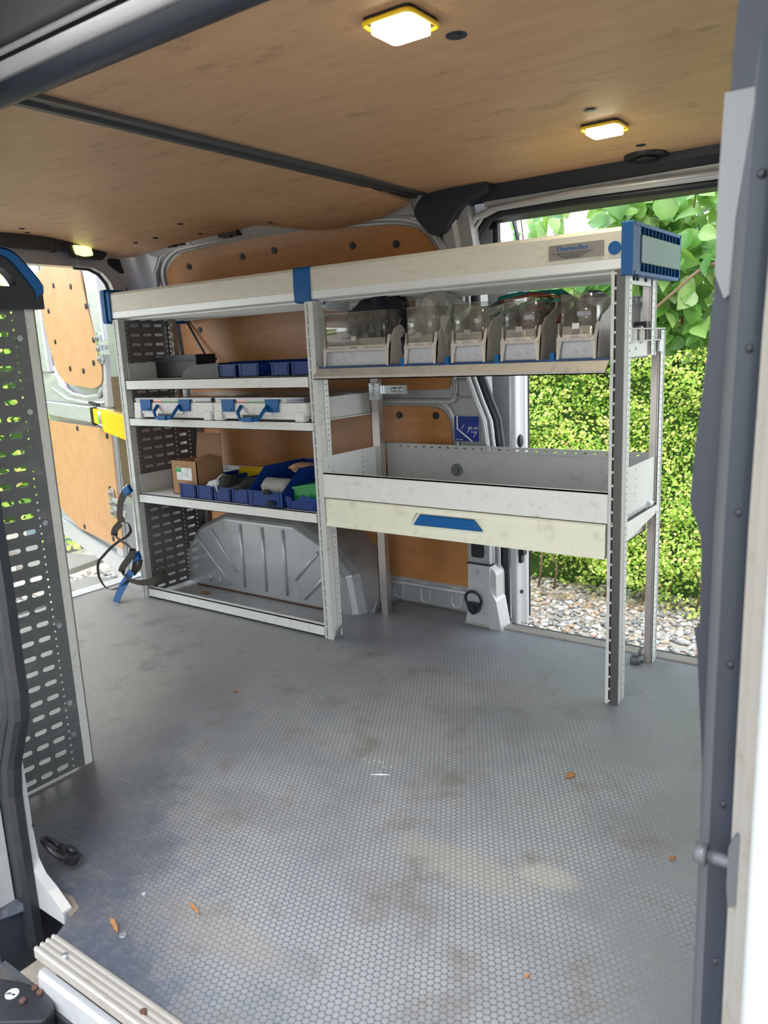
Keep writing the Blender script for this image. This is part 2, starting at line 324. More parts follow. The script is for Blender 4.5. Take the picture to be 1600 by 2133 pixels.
    def sphere(s, c, r, mi=0, sc=(1,1,1), u=12, v=8):
        vs = []; fs = []
        for j in range(v + 1):
            for i in range(u):
                a = PI * j / v; b = 2 * PI * i / u
                vs.append((c[0] + r*sc[0]*math.sin(a)*math.cos(b), c[1] + r*sc[1]*math.sin(a)*math.sin(b), c[2] + r*sc[2]*math.cos(a)))
        for j in range(v):
            for i in range(u): fs.append((j*u+i, j*u+(i+1)%u, (j+1)*u+(i+1)%u, (j+1)*u+i))
        return s.add(vs, fs, mi, True)
    def build(s, name, mats, parent=None, loc=None):
        me = bpy.data.meshes.new(name); me.from_pydata(s.v, [], s.f)
        if not isinstance(mats, (list, tuple)): mats = [mats]
        for mm in mats: me.materials.append(M[mm] if isinstance(mm, str) else mm)
        me.polygons.foreach_set('material_index', s.mi); me.polygons.foreach_set('use_smooth', s.sm)
        me.update(); bm = bmesh.new(); bm.from_mesh(me); bmesh.ops.recalc_face_normals(bm, faces=bm.faces[:]); bm.to_mesh(me); bm.free()
        ob = bpy.data.objects.new(name, me); COL.objects.link(ob)
        if loc is not None: ob.location = loc
        if parent is not None:
            ob.parent = parent
        return ob
def tag(o, label=None, cat=None, group=None, kind=None):
    if label: o['label'] = label
    if cat: o['category'] = cat
    if group: o['group'] = group
    if kind: o['kind'] = kind
    return o
def empty(name, label=None, cat=None, group=None, loc=(0, 0, 0), rz=0):
    o = bpy.data.objects.new(name, None); COL.objects.link(o); o.location = loc; o.rotation_euler = (0, 0, rz)
    o.empty_display_size = 0.05
    return tag(o, label, cat, group)
def struct(o): o['kind'] = 'structure'; return o
def rounded(pts, r, n=5):
    out = []; L = len(pts)
    for i in range(L):
        p = Vector(pts[i]); a = Vector(pts[i - 1]); b = Vector(pts[(i + 1) % L])
        rr = r[i] if hasattr(r, '__len__') else r
        da = (a - p); db = (b - p); k = min(rr, da.length * .49, db.length * .49)
        p0 = p + da.normalized() * k; p1 = p + db.normalized() * k
        for j in range(n + 1):
            t = j / n; out.append(tuple((1-t)**2 * p0 + 2*t*(1-t) * p + t*t * p1))
    return out
def plate_cells(mb, xs, zs, cells, fmap, thick, mi=0):
    """sheet made of rectangular cells; cells maps (i,j)->(w,h) slot or None. fmap(a,b,t) gives the 3D point, t=0/1 the two faces"""
    for i in range(len(xs) - 1):
        for j in range(len(zs) - 1):
            x0, x1, z0, z1 = xs[i], xs[i+1], zs[j], zs[j+1]; hole = cells(i, j)
            if hole == 'skip': continue
            if hole is None:
                for t in (0, 1): mb.add([fmap(x0,z0,t*thick), fmap(x1,z0,t*thick), fmap(x1,z1,t*thick), fmap(x0,z1,t*thick)], [(0,1,2,3)], mi)
                continue
            w, h = hole; cx, cz = (x0+x1)/2, (z0+z1)/2; hx, hz = (x1-x0)/2, (z1-z0)/2
            r = h / 2; L = max(0, w/2 - r)
            key = [(sx*hx, sz*hz) for sx in (-1,1) for sz in (-1,1)]
            if L > 0: key += [(sx*(L+r*.01), sz*r) for sx in (-1,1) for sz in (-1,1)] + [(sx*(L+r*.75), sz*r*.66) for sx in (-1,1) for sz in (-1,1)] + [(L+r, 0), (-L-r, 0.00001), (0, r), (0, -r)]
            else: key += [(math.cos(2*PI*k/8+.2), math.sin(2*PI*k/8+.2)) for k in range(8)]
            ang = sorted(set(round(math.atan2(b_, a_), 5) for a_, b_ in key))
            outer = []; inner = []
            for q in ang:
                c, s_ = math.cos(q), math.sin(q)
                k = min(hx/abs(c) if abs(c) > 1e-6 else 1e9, hz/abs(s_) if abs(s_) > 1e-6 else 1e9); outer.append((cx+c*k, cz+s_*k))
                # stadium
                kk = r/abs(s_) if abs(s_) > 1e-6 else 1e9
                if abs(c*kk) > L:
                    sg = 1 if c > 0 else -1
                    bq = c*sg*L; kk = bq + math.sqrt(max(0, bq*bq - L*L + r*r))
                inner.append((cx+c*kk, cz+s_*kk))
            n = len(ang)
            vs = []
            for t in (0, thick):
                vs += [fmap(a, b, t) for a, b in outer] + [fmap(a, b, t) for a, b in inner]
            fs = []
            for k in range(n):
                k2 = (k+1) % n
                fs += [(k, k2, n+k2, n+k), (2*n+k, 3*n+k, 3*n+k2, 2*n+k2), (n+k, n+k2, 3*n+k2, 3*n+k)]
            mb.add(vs, fs, mi)
def text(name, s, size, loc, rot, mat_, parent=None, ext=0.0004, bold=0.0, align='CENTER', sx=1.0):
    cu = bpy.data.curves.new(name, 'FONT'); cu.body = s; cu.size = size; cu.extrude = ext; cu.offset = bold; cu.align_x = align; cu.align_y = 'CENTER'; cu.resolution_u = 3
    tmp = bpy.data.objects.new(name, cu); me = bpy.data.meshes.new_from_object(tmp); bpy.data.objects.remove(tmp)
    me.materials.clear(); me.materials.append(M[mat_])
    ob = bpy.data.objects.new(name, me); COL.objects.link(ob); ob.location = loc; ob.rotation_euler = rot; ob.scale = (sx, 1, 1)
    if parent: ob.parent = parent
    return ob
FR = (PI/2, 0, 0)       # text rotation facing -Y

def interp(pts, t):
    for (a, b), (c, d) in zip(pts, pts[1:]):
        if t <= c: return b + (d - b) * max(0, (t - a)) / (c - a)
    return pts[-1][1]
WALLP = [(-.1, .45), (.70, .45), (1.10, .42), (1.22, .39), (1.33, .355), (1.385, .34), (1.45, .30)]
def wy(z): return interp(WALLP, z)

# ================================================================ VAN SHELL
# ---- floor
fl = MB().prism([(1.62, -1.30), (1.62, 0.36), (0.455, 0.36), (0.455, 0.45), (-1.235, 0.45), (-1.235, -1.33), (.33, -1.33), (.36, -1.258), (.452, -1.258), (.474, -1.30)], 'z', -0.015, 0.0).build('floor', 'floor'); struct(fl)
MB().prism([(.46, -1.30), (1.62, -1.30), (1.62, 0.47), (-1.235, 0.47), (-1.235, -1.33), (.33, -1.33), (.33, -1.22), (.46, -1.22)], 'z', -0.14, -0.016).build('floor_underside', 'trim', fl)
for (x, y, rx) in [(.515, -1.15, .004), (.57, -1.235, .006)]:
    MB().cyl((x, y, 0.0), (x, y, 0.0015), rx, 12).build('rivet', 'zinc', fl)

def rib_strip(y0, y1, x0, x1, n, name):
    mb = MB(); w = (y1 - y0) / n
    for i in range(n):
        a = y0 + i*w
        mb.prism([(a, -0.012), (a, 0.004), (a + w*.2, 0.0075), (a + w*.55, 0.0075), (a + w*.75, 0.003), (a + w, 0.003), (a+w, -0.012)], 'x', x0, x1)
    return mb.build(name, 'sill')
t1 = struct(rib_strip(0.362, 0.405, 0.445, 1.62, 4, 'trim_1'))
t2 = struct(rib_strip(-1.338, -1.297, 0.475, 1.62, 4, 'trim_2'))
for x in (.535, .735, 1.3): MB().cyl((x, -1.319, 0.004), (x, -1.319, 0.0090), .0055, 12).cyl((x, -1.319, 0.0090), (x, -1.319, 0.0100), .003, 10).build('screw', 'rust' if x > .7 else 'zinc', t2)
# lower step ledge and door well on the near side
st = struct(MB().prism([(-1.328, -.040), (-1.331, -.028), (-1.340, -.028), (-1.344, -.036), (-1.346, -.075), (-1.328, -.075)], 'x', .488, 1.62).build('trim_3', 'silver'))
MB().box((.36, -1.60, -.20), (1.62, -1.34, -.15)).build('door_well', 'black', st)
MB().box((.36, -1.39, -.15), (1.62, -1.38, -.11)).box((.36, -1.345, -.15), (1.62, -1.335, -.075)).build('track_wall', 'greytrim', st)
# rear sill strip
struct(MB().box((-1.275, -1.28, -0.02), (-1.236, 0.25, 0.004)).box((-1.36, -1.28, -.05), (-1.276, .25, -.012)).build('trim_4', 'beam_low'))

# ---- ceiling: two plywood panels with a sagging far edge, dark rib between
EDGE = [(-1.30, 1.36), (-1.138, 1.384), (-.923, 1.404), (-.767, 1.411), (-.62, 1.409), (-.495, 1.411), (-.389, 1.394), (-.276, 1.370), (-.178, 1.355), (-.062, 1.353), (.087, 1.366), (.182, 1.391), (.238, 1.415), (.30, 1.42), (1.7, 1.42)]
def cz(x, y):
    z = 1.42
    k = max(0, min(1, (y + .12) / .42)); k = k*k*(3-2*k)
    z -= (1.42 - interp(EDGE, x)) * k
    k = max(0, min(1, (-.9 - y) / .3)); z -= (1.42 - interp(EDGE, x)) * k * .4 if x < .2 else 0
    if x < -.5:
        q = (-.5 - x) / .75; z -= 0.012 * math.sin(q * PI) + .004*math.sin(y*9)
    return z
def ceil_panel(x0, x1, y0, y1, nx, ny, name, par):
    vs = []; fs = []
    for j in range(ny + 1):
        for i in range(nx + 1):
            x = x0 + (x1-x0)*i/nx; y = y0 + (y1-y0)*j/ny; vs.append((x, y, cz(x, y)))
    n = len(vs); vs += [(x, y, z + .006) for x, y, z in vs]
    for j in range(ny):
        for i in range(nx):
            a = j*(nx+1)+i; fs += [(a, a+1, a+nx+2, a+nx+1), (n+a, n+a+nx+1, n+a+nx+2, n+a+1)]
    mb = MB().add(vs, fs, 0, True)
    return mb.build(name, 'ply_ceiling', par)
ceil = struct(MB().prism([(-1.34, 1.47), (.36, 1.47), (.36, 1.49), (-1.34, 1.49)], 'x', -1.32, 1.7).build('ceiling', 'greytrim'))
cp1 = ceil_panel(-1.245, .195, -1.06, .30, 48, 30, 'plywood_panel', ceil)
cp2 = ceil_panel(.245, 1.66, -1.035, .375, 30, 24, 'plywood_panel', ceil)
# dark rib between the panels
rb = MB()
for a, b, z0 in ((.188, .204, 1.409), (.204, .232, 1.416), (.232, .250, 1.411)): rb.box((a, -1.05, z0), (b, .33, 1.44))
rb.build('roof_rib', 'greytrim', ceil)
for y in (-.93, -.62): MB().sphere((.218, y, 1.418), .012, 0, (1, 2.2, .4)).build('rib_plug', 'greytrim', ceil)
for (x, y, r) in [(.946, -.703, .017), (.956, -.161, .014), (.939, .23, .013), (-1.05, -.28, .012), (-.86, .14, .012), (-.70, .22, .010), (-1.15, -.2, .010), (-.30, .18, .011), (-.62, .06, .011), (-.98, .14, .010)]:
    z = cz(x, y); MB().cyl((x, y, z - .0015), (x, y, z + .003), r, 20).cyl((x, y, z - .003), (x, y, z - .001), r*.6, 16).build('screw_cap', 'trim', cp2 if x > .2 else cp1)
# recess for a round hanger at the far edge
MB().cyl((.915, .345, 1.412), (.915, .345, 1.43), .055, 28).cyl((.915, .345, 1.404), (.915, .345, 1.412), .03, 20).cyl((.915, .345, 1.402), (.915, .345, 1.404), .014, 16).build('roof_grommet', 'black', ceil)
# unseen roof skin above everything, put there to block sky light
MB().prism([(-1.38, 1.40), (-1.30, 1.50), (-1.1, 1.56), (.2, 1.56), (.42, 1.50), (.50, 1.40), (.50, 1.42), (.43, 1.53), (.2, 1.585), (-1.1, 1.585), (-1.32, 1.52), (-1.40, 1.41)], 'x', -1.40, 2.0).build('roof_skin', 'silver', ceil)

# ---- far wall (metal inner side, following the lean)
def surf(x0, x1, nx, zs, off, thick, mi=0, mb=None, yfun=wy):
    mb = mb or MB(); vs = []; nz = len(zs)
    for t in (0, thick):
        for z in zs:
            for i in range(nx + 1): vs.append((x0 + (x1-x0)*i/nx, yfun(z) + off + t, z))
    fs = []; K = (nx+1)*nz
    for j in range(nz-1):
        for i in range(nx):
            a = j*(nx+1)+i; fs += [(a, a+1, a+nx+2, a+nx+1), (K+a, K+a+nx+1, K+a+nx+2, K+a+1)]
    ring = [i for i in range(nx+1)] + [j*(nx+1)+nx for j in range(1, nz)] + [(nz-1)*(nx+1)+i for i in range(nx-1, -1, -1)] + [j*(nx+1) for j in range(nz-2, 0, -1)]
    for a, b in zip(ring, ring[1:]+ring[:1]): fs.append((a, b, K+b, K+a))
    return mb.add(vs, fs, mi, False)
zsw = [-.02, .10, .30, .50, .70, .90, 1.10, 1.16, 1.22, 1.28, 1.33, 1.385, 1.45]
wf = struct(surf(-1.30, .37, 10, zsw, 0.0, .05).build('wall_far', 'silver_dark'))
def outline_panel(poly, off, thick, name, mt, par, lip=None):
    """poly in (x,z) laid on the leaning wall"""
    n = len(poly); zc = sum(p[1] for p in poly)/n; xc = sum(p[0] for p in poly)/n
    bm = bmesh.new(); vs = [bm.verts.new((x, 0, z)) for x, z in poly]; bm.faces.new(vs)
    zmin, zmax = min(p[1] for p in poly), max(p[1] for p in poly)
    for zz in [.3, .5, .7, .9, 1.1, 1.16, 1.22, 1.28, 1.33]:
        if zmin < zz < zmax: bmesh.ops.bisect_plane(bm, geom=bm.verts[:]+bm.edges[:]+bm.faces[:], plane_co=(0,0,zz), plane_no=(0,0,1))
    ex = bmesh.ops.extrude_face_region(bm, geom=bm.faces[:])
    top = set(v for v in ex['geom'] if isinstance(v, bmesh.types.BMVert))
    for v in bm.verts: v.co.y = wy(v.co.z) + off + (0 if v in top else thick)
    bmesh.ops.recalc_face_normals(bm, faces=bm.faces[:])
    me = bpy.data.meshes.new(name); bm.to_mesh(me); bm.free(); me.materials.append(M[mt])
    ob = bpy.data.objects.new(name, me); COL.objects.link(ob); ob.parent = par
    if lip:
        c = [(x, wy(z) - .004, z) for x, z in [(xc + (x-xc)*(1+.02/abs(1e-9+max(p[0] for p in poly)-xc)), zc + (z-zc)*(1+.02/(zmax-zc))) for x, z in poly]]
        MB().tube(c, lip, 8, 0, True).build('pressed_rim', 'silver', par)
    return ob
up = rounded([(-1.09, .80), (.24, .80), (.262, 1.20), (.20, 1.32), (.10, 1.345), (-.40, 1.378), (-.98, 1.362), (-1.09, 1.30)], [.03, .03, .06, .07, .05, .2, .07, .06], 5)
upo = outline_panel(up, -.008, .008, 'plywood_panel', 'ply_wall', wf, .011)
lo = rounded([(-1.07, .10), (.305, .10), (.305, .60), (.235, .60), (.235, .742), (-1.07, .742)], [.02, .01, .015, .01, .07, .03], 5)
loo = outline_panel(rounded([(-1.07, .10), (.305, .10), (.305, .50), (.24, .58), (.225, .742), (-1.07, .742)], [.02, .01, .03, .06, .09, .03], 5), -.008, .008, 'plywood_panel', 'ply_wall', wf, .009)
def cap(x, z, par, r=.012):
    y = wy(z) - .008; MB().cyl((x, y, z), (x, y - .004, z), r, 16).cyl((x, y-.004, z), (x, y - .006, z), r*.6, 12).build('screw_cap', 'black', par)
for x, z in [(-.93, 1.31), (-.62, 1.318), (-.45, 1.322), (-.09, 1.30), (.09, 1.285), (-.97, 1.06), (-.70, .86), (.02, .71), (.175, .71), (.19, .585), (.27, .33)]: cap(x, z, upo if z > .8 else loo, .013)
# pale roof-side rail above the far panel with its pressed plates
rl = MB(); rl.quadprism([(-1.20, .345, 1.362), (.18, .345, 1.362), (.18, .275, 1.435), (-1.20, .275, 1.435)], (0, .01, .01)); rl.build('cant_rail', 'silver', wf)
for x0 in (-1.02, -.70):
    pts = rounded([(x0, 0), (x0 + .16, 0), (x0 + .15, 1), (x0 + .01, 1)], .012, 3)
    c = [(x, .343 - .055*t - .004, 1.372 + .05*t) for x, t in pts]; MB().tube(c, .003, 6, 0, True).build('pressed_rim', 'silver', wf)
    MB().box((x0 + .02, .290, 1.388), (x0 + .12, .325, 1.41)).box((x0 + .05, .285, 1.382), (x0 + .09, .30, 1.39)).build('clip', 'black', wf)
# dark upper recess
MB().tube([(x, wy(1.34) - .003, z) for x, z in [(-1.135, 1.10), (-1.135, 1.30), (-1.09, 1.37), (-.98, 1.385), (-.4, 1.395), (.10, 1.372), (.22, 1.345), (.29, 1.23), (.295, 1.0)]], .012, 8).build('window_rim', 'silver_dark', wf)
# C pillar: upper sheet, sticker area, box at the foot
cp = MB(); cp.prism(rounded([(.325, -.0), (.448, -.0), (.446, .195), (.425, .218), (.34, .218), (.336, .06)], .008, 2), 'y', .352, .46)
cp.build('pillar_foot', 'silver', wf)
MB().prism([(.425, .0), (.47, .0), (.452, .10), (.43, .14), (.43, .218), (.42, .218)], 'y', .34, .41).build('pillar_flare', 'silver', wf)
cu = MB(); zz = [.221, .45, .60, .70, .80, 1.0, 1.2, 1.30, 1.38]; xr = [.430, .430, .420, .385, .350, .335, .332, .330, .330]
vs = []
for z, x in zip(zz, xr):
    for xx, yy in ((.30, wy(z) - .006), (.335 if z < .6 else .28, wy(z) - .088 if z < .5 else wy(z) - .02), (x - .012, wy(z) - .088 if z < .5 else wy(z) - .02), (x, wy(z) - .01), (x, .47)): vs.append((xx, yy, z))
fs = []
for j in range(len(zz)-1):
    for i in range(4): a = j*5+i; fs.append((a, a+1, a+6, a+5))
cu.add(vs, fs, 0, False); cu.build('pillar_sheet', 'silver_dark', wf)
MB().prism(rounded([(.350, .240), (.398, .240), (.398, .345), (.350, .345)], .01, 3), 'y', .3590, .3625).build('pillar_hole', 'black', wf)
MB().prism([(.335, .2175), (.428, .2165), (.44, .226), (.44, .230), (.428, .221), (.335, .2215)], 'y', .3515, .37).build('seam', 'black', wf)
for i, (x, z) in enumerate([(.352, .20), (.40, .20), (.352, .175), (.402, .172), (.352, .15), (.402, .148), (.352, .13), (.402, .128), (.40, .05)]): MB().sphere((x, .352, z), .004, 0, (1, .5, 1), 8, 6).build('spot_weld', 'silver', wf)
MB().cyl((.377, .352, .192), (.377, .3495, .192), .008, 16).build('plug', 'silver_dark', wf)
# embossed shapes on the lower wall strip, and on the pillar
for x in (-.02, .10, .235): MB().tube([(a, wy(b) - .001, b) for a, b in rounded([(x-.02, .012), (x+.02, .012), (x+.02, .088), (x-.02, .088)], .019, 5)], .0042, 6, 0, True).build('embossed_rib', 'silver', wf)
MB().tube([(a, wy(b) - .022, b) for a, b in rounded([(.265, .775), (.335, .775), (.335, .832), (.265, .832)], .015, 4)], .004, 6, 0, True).build('embossed_rib', 'silver_dark', wf)
MB().tube([(a, wy(b) - .045, b) for a, b in rounded([(.30, .50), (.35, .50), (.35, .60), (.30, .60)], .012, 4)], .004, 6, 0, True).build('embossed_rib', 'silver_dark', wf)
# door opening: silver flange and black seal round the far opening
path = [(.425, .0), (.425, .28), (.415, .60), (.402, .70), (.372, .77), (.345, .84), (.330, 1.0), (.330, 1.20), (.337, 1.26), (.355, 1.30), (.385, 1.335), (.44, 1.352), (.7, 1.350), (1.62, 1.330)]
MB().tube([(x - .008, .388 + .0*z, z + (.012 if x > .5 else 0)) for x, z in path], .009, 10).build('opening_flange', 'silver', wf)
MB().tube([(x + .010, .398, z + (.004 if x > .5 else 0)) for x, z in path], .006, 8).build('opening_flange', 'silver', wf)
MB().tube([(x + .018, .430, z - (.004 if x > .42 else 0)) for x, z in path], .016, 10).build('rubber_seal', 'rubber', wf)
# header over far opening
hd = MB(); hd.prism([(.37, 1.425), (.372, 1.398), (.385, 1.380), (.405, 1.376), (.42, 1.44)], 'x', .26, 1.68).build('header_trim', 'trim', wf)
MB().prism([(.395, 1.379), (.402, 1.366), (.412, 1.364), (.418, 1.372), (.43, 1.356), (.46, 1.356), (.46, 1.47), (.42, 1.47)], 'x', .40, 1.68).build('header_rail', 'silver', wf)
MB().prism([(.43, 1.362), (.435, 1.332), (.475, 1.322), (.50, 1.345), (.50, 1.45), (.46, 1.45)], 'x', .40, 1.68).build('outer_seal', 'rubber', wf)
blob = rounded([(.235, 1.415), (.20, 1.388), (.192, 1.36), (.214, 1.331), (.252, 1.293), (.274, 1.286), (.31, 1.299), (.331, 1.327), (.353, 1.352), (.385, 1.374), (.42, 1.386), (.46, 1.398), (.46, 1.425), (.24, 1.425)], .012, 2)
bb = MB().prism([(x*.985, z) for x, z in blob], 'y', .318, .385).build('corner_trim', 'trim', wf)
bv = bb.modifiers.new('b', 'BEVEL'); bv.width = .016; bv.segments = 4

# ---- wheel arch (box with chamfered shoulder and pressed ribs)
wa = MB()
prof = [(-1.04, .0), (-1.02, .14), (-.90, .26), (-.72, .335), (-.32, .335), (-.18, .27), (-.06, .15), (-.035, .0)]
secs = [(.47, 0.0), (.30, 0.0), (.255, .006), (.225, .02), (.20, .05), (.185, .09)]
vs = []; n = len(prof)
for y, ins in [(.47, 0), (.36, 0), (.315, .004), (.275, .016), (.245, .04), (.228, .075)]:
    for x, z in prof:
        k = ins; cxm = -.53
        xx = x + (cxm - x) * k * 1.2; zz_ = z * (1 - k * .9)
        vs.append((xx, y, zz_))
for x, z in prof:   # bottom front edge wraps down
    vs.append((x + (-.53 - x)*.09, .222, z*.90 if z > .0 else 0))
L = 7; fs = []
for j in range(L-1):
    for i in range(n-1): a = j*n+i; fs.append((a, a+1, a+n+1, a+n))
fs.append(tuple(range((L-1)*n, L*n)))
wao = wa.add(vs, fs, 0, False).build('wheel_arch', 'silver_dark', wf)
bvm = wao.modifiers.new('b', 'BEVEL'); bvm.width = .02; bvm.segments = 3; bvm.limit_method = 'ANGLE'; bvm.angle_limit = .35
for a, b, c, d in [(-.88, .21, -.70, .03), (-.79, .25, -.66, .09), (-.62, .29, -.62, .03), (-.50, .29, -.50, .03), (-.39, .29, -.39, .03), (-.34, .10, -.22, .22), (-.30, .03, -.15, .17), (-.82, .06, -.82, .03), (-.76, .05, -.76, .025)]:
    MB().tube([(a, .221, b), (c, .221, d)], .0065, 8, 0).build('pressed_rib', 'silver', wf)
MB().tube([(-1.0, .40, .003), (-.98, .25, .003), (-.90, .222, .003), (-.15, .222, .003), (-.06, .26, .003), (-.04, .40, .003)], .005, 6).build('sealant_bead', 'rust', wf)
MB().tube([(-.02, .447, .003), (.32, .447, .003), (.325, .35, .003), (.455, .35, .003)], .004, 6).build('sealant_bead', 'sill', wf)

# ---- rear frame with opening, pillar, header
wr = struct(MB().prism([(-1.30, 1.322), (.08, 1.322), (.08, 1.43), (-1.30, 1.43)], 'x', -1.30, -1.245).build('wall_rear', 'silver'))
MB().prism([(-1.22, 1.372), (.075, 1.372), (.085, 1.40), (.08, 1.425), (-1.22, 1.425)], 'x', -1.245, -1.215).build('header_trim', 'greytrim', wr)
MB().box((-1.244, -.055, 1.368), (-1.214, -.052, 1.43)).build('trim_joint', 'black', wr)
arch = [(.05, 1.322), (.115, 1.320), (.160, 1.302), (.193, 1.265), (.215, 1.20), (.225, .9), (.225, .0)]
MB().prism([(.05, 1.44)] + arch + [(.46, .0), (.46, .95), (.42, 1.2), (.36, 1.36), (.30, 1.44)], 'x', -1.26, -1.235).build('rear_pillar', 'silver', wr)
MB().tube([(-1.268, y, z) for y, z in arch[:6]], .009, 8).build('rubber_seal', 'rubber', wr)
# curved corner sheet between rear pillar and far wall
cs = MB(); vs = []; zs = [0, .4, .8, 1.1, 1.22, 1.30, 1.345, 1.39]
for z in zs:
    for t in range(7):
        a = t / 6 * PI / 2; yw = wy(z); r = .13
        vs.append((-1.234 + r*(1-math.cos(a)), yw - .002 - r*(1-math.sin(a)) , z))
cs.add(vs, [(j*7+i, j*7+i+1, j*7+i+8, j*7+i+7) for j in range(len(zs)-1) for i in range(6)], 0, True); cs.build('corner_sheet', 'silver', wr)
MB().prism(rounded([(.185, 1.362), (.29, 1.362), (.30, 1.335), (.25, 1.300), (.19, 1.335)], .014, 3), 'x', -1.2345, -1.2300).build('access_hole', 'black', wr)
MB().box((-1.2345, .262, 1.222), (-1.231, .266, 1.25)).prism(rounded([(.277, 1.222), (.29, 1.222), (.29, 1.248), (.277, 1.248)], .006, 3), 'x', -1.2345, -1.231).build('slot_hole', 'black', wr)
MB().cyl((-1.312, .262, .885), (-1.306, .250, .885), .020, 14).build('grommet', 'black', wr)
pts = [(-1.308, .245, .885), (-1.295, .228, .872), (-1.27, .222, .84), (-1.25, .228, .80)]
for i in range(14):
    t = i/13*3; k = min(2, int(t)); q = t-k; c = Vector(pts[k]).lerp(Vector(pts[k+1]), q)
    MB().cyl(c, c + Vector((.003, .001, -.003)), .010, 12).build('cable_gaiter', 'hose', wr)
# outer part of the rear pillar and tail lamp, seen through the opening
MB().prism([(-1.27, .235), (-1.45, .30), (-1.52, .42), (-1.27, .46)], 'z', .30, 1.36).build('outer_pillar', 'silver_dark', wr)
MB().prism([(-1.29, .238), (-1.44, .292), (-1.44, .285), (-1.29, .231)], 'z', .34, .88).build('tail_lamp', 'red_lens', wr)
# rear interior lamp
rlamp = empty('interior_lamp', 'small rectangular lamp glowing at the left end of the rear header', 'lamp', loc=(-1.215, .09, 1.385))
MB().prism(rounded([(-.12, .018), (.10, .018), (.055, -.036), (-.085, -.036)], .006, 3), 'x', .0, .012).build('housing', 'trim', rlamp)
MB().prism(rounded([(-.078, .012), (.0, .012), (.008, -.022), (-.03, -.028), (-.068, -.022)], .008, 3), 'x', .012, .019).build('lens', 'led_dim', rlamp)

# ---- bulkhead behind the cab, near wall behind the left rack
struct(MB().box((1.66, -1.34, -.02), (1.68, .48, 1.47)).build('wall_front', 'silver_dark'))
wn = struct(MB().box((-1.30, -1.36, -.02), (.34, -1.33, 1.45)).build('wall_near', 'silver_dark'))
# near C pillar: seal curve, flared foot, silver sheet
sp_ = [(.415, 1.10), (.43, .85), (.432, .678), (.433, .599), (.430, .492), (.429, .413), (.421, .37), (.388, .305), (.370, .266), (.359, .211), (.357, .146), (.356, .05), (.356, -.03), (.356, -.11)]
def strip(pts, w0, w1, y0, y1, name, mt, par, extra=None):
    vs = []
    for x, z in pts:
        for xx, yy in ((x - w0, y1), (x, y1), (x + .0, y0 + .008), (x - .006, y0), (x - w0*.45, y0), (x - w0*.5, y0 + .004), (x - w0*.55, y0), (x - w0 + .005, y0), (x - w0, y0 + .01)): vs.append((xx, yy, z))
    k = 9; fs = []
    for j in range(len(pts)-1):
        for i in range(k): a = j*k+i; b = j*k+(i+1)%k; fs.append((a, b, b+k, a+k))
    fs += [tuple(range(k)), tuple(range((len(pts)-1)*k, len(pts)*k))]
    return MB().add(vs, fs, 0, False).build(name, mt, par)
strip([(x + .003, z) for x, z in sp_], .055, 0, -1.285, -1.262, 'rubber_seal', 'rubber', wn)
MB().prism([(.28, 1.2), (.36, 1.2), (.375, .45), (.345, .29), (.344, .13), (.350, .07), (.368, .045), (.400, .030), (.438, .005), (.44, -.02), (.28, -.02)], 'y', -1.262, -1.245).build('pillar_foot', 'silver', wn)
MB().prism([(.28, .134), (.347, .130), (.347, .134), (.28, .138)], 'y', -1.246, -1.2425).build('seam', 'black', wn)
MB().prism([(.20, 1.3), (.352, 1.3), (.352, .5), (.325, .3), (.325, -.06), (.20, -.06)], 'y', -1.34, -1.287).build('outer_jamb', 'silver', wn)
MB().prism(rounded([(.345, -1.246), (.345, -1.232), (.41, -1.226), (.447, -1.236), (.455, -1.257), (.442, -1.257), (.438, -1.246)], .004, 3), 'z', .0, .0012).build('sealant_bead', 'grime', wn)
# near header (rails above the camera, running along the van)
hn = [(-1.02, 1.43), (-1.06, 1.392), (-1.10, 1.358), (-1.122, 1.350), (-1.138, 1.357), (-1.146, 1.372)]
def skin(profile, x0, x1, name, mt, par, th=.012):
    n = len(profile); vs = [(x0, y, z) for y, z in profile] + [(x1, y, z) for y, z in profile] + [(x0, y, z + th) for y, z in profile] + [(x1, y, z + th) for y, z in profile]
    fs = []
    for i in range(n-1): fs += [(i, i+1, n+i+1, n+i), (2*n+i, 3*n+i, 3*n+i+1, 2*n+i+1)]
    fs += [(0, n, 3*n, 2*n), (n-1, 3*n-1, 4*n-1, 2*n-1)]
    return MB().add(vs, fs, 0, True).build(name, mt, par)
skin(hn, .0, 1.7, 'header_trim', 'trim', wn)
skin([(-1.146, 1.371), (-1.154, 1.374), (-1.160, 1.382), (-1.163, 1.390)], .0, 1.7, 'header_bead', 'silver', wn)
skin([(-1.163, 1.388), (-1.166, 1.398), (-1.172, 1.396)], .0, 1.7, 'header_groove', 'black', wn)
MB().tube([(0, -1.175, 1.392), (1.7, -1.175, 1.392)], .0045, 10).build('header_bead', 'silver', wn)
skin([(-1.178, 1.396), (-1.184, 1.408), (-1.188, 1.430), (-1.194, 1.436), (-1.198, 1.450)], .0, 1.7, 'header_band', 'greytrim', wn)
skin([(-1.198, 1.449), (-1.21, 1.450), (-1.222, 1.456), (-1.232, 1.468), (-1.24, 1.50), (-1.30, 1.53)], .0, 1.7, 'header_outer', 'silver', wn)
MB().tube([(.20, -1.15, 1.37), (.27, -1.16, 1.36), (.31, -1.19, 1.32), (.34, -1.22, 1.24), (.36, -1.25, 1.15), (.385, -1.275, 1.05)], .025, 10, 0, False).build('corner_trim', 'trim', wn)

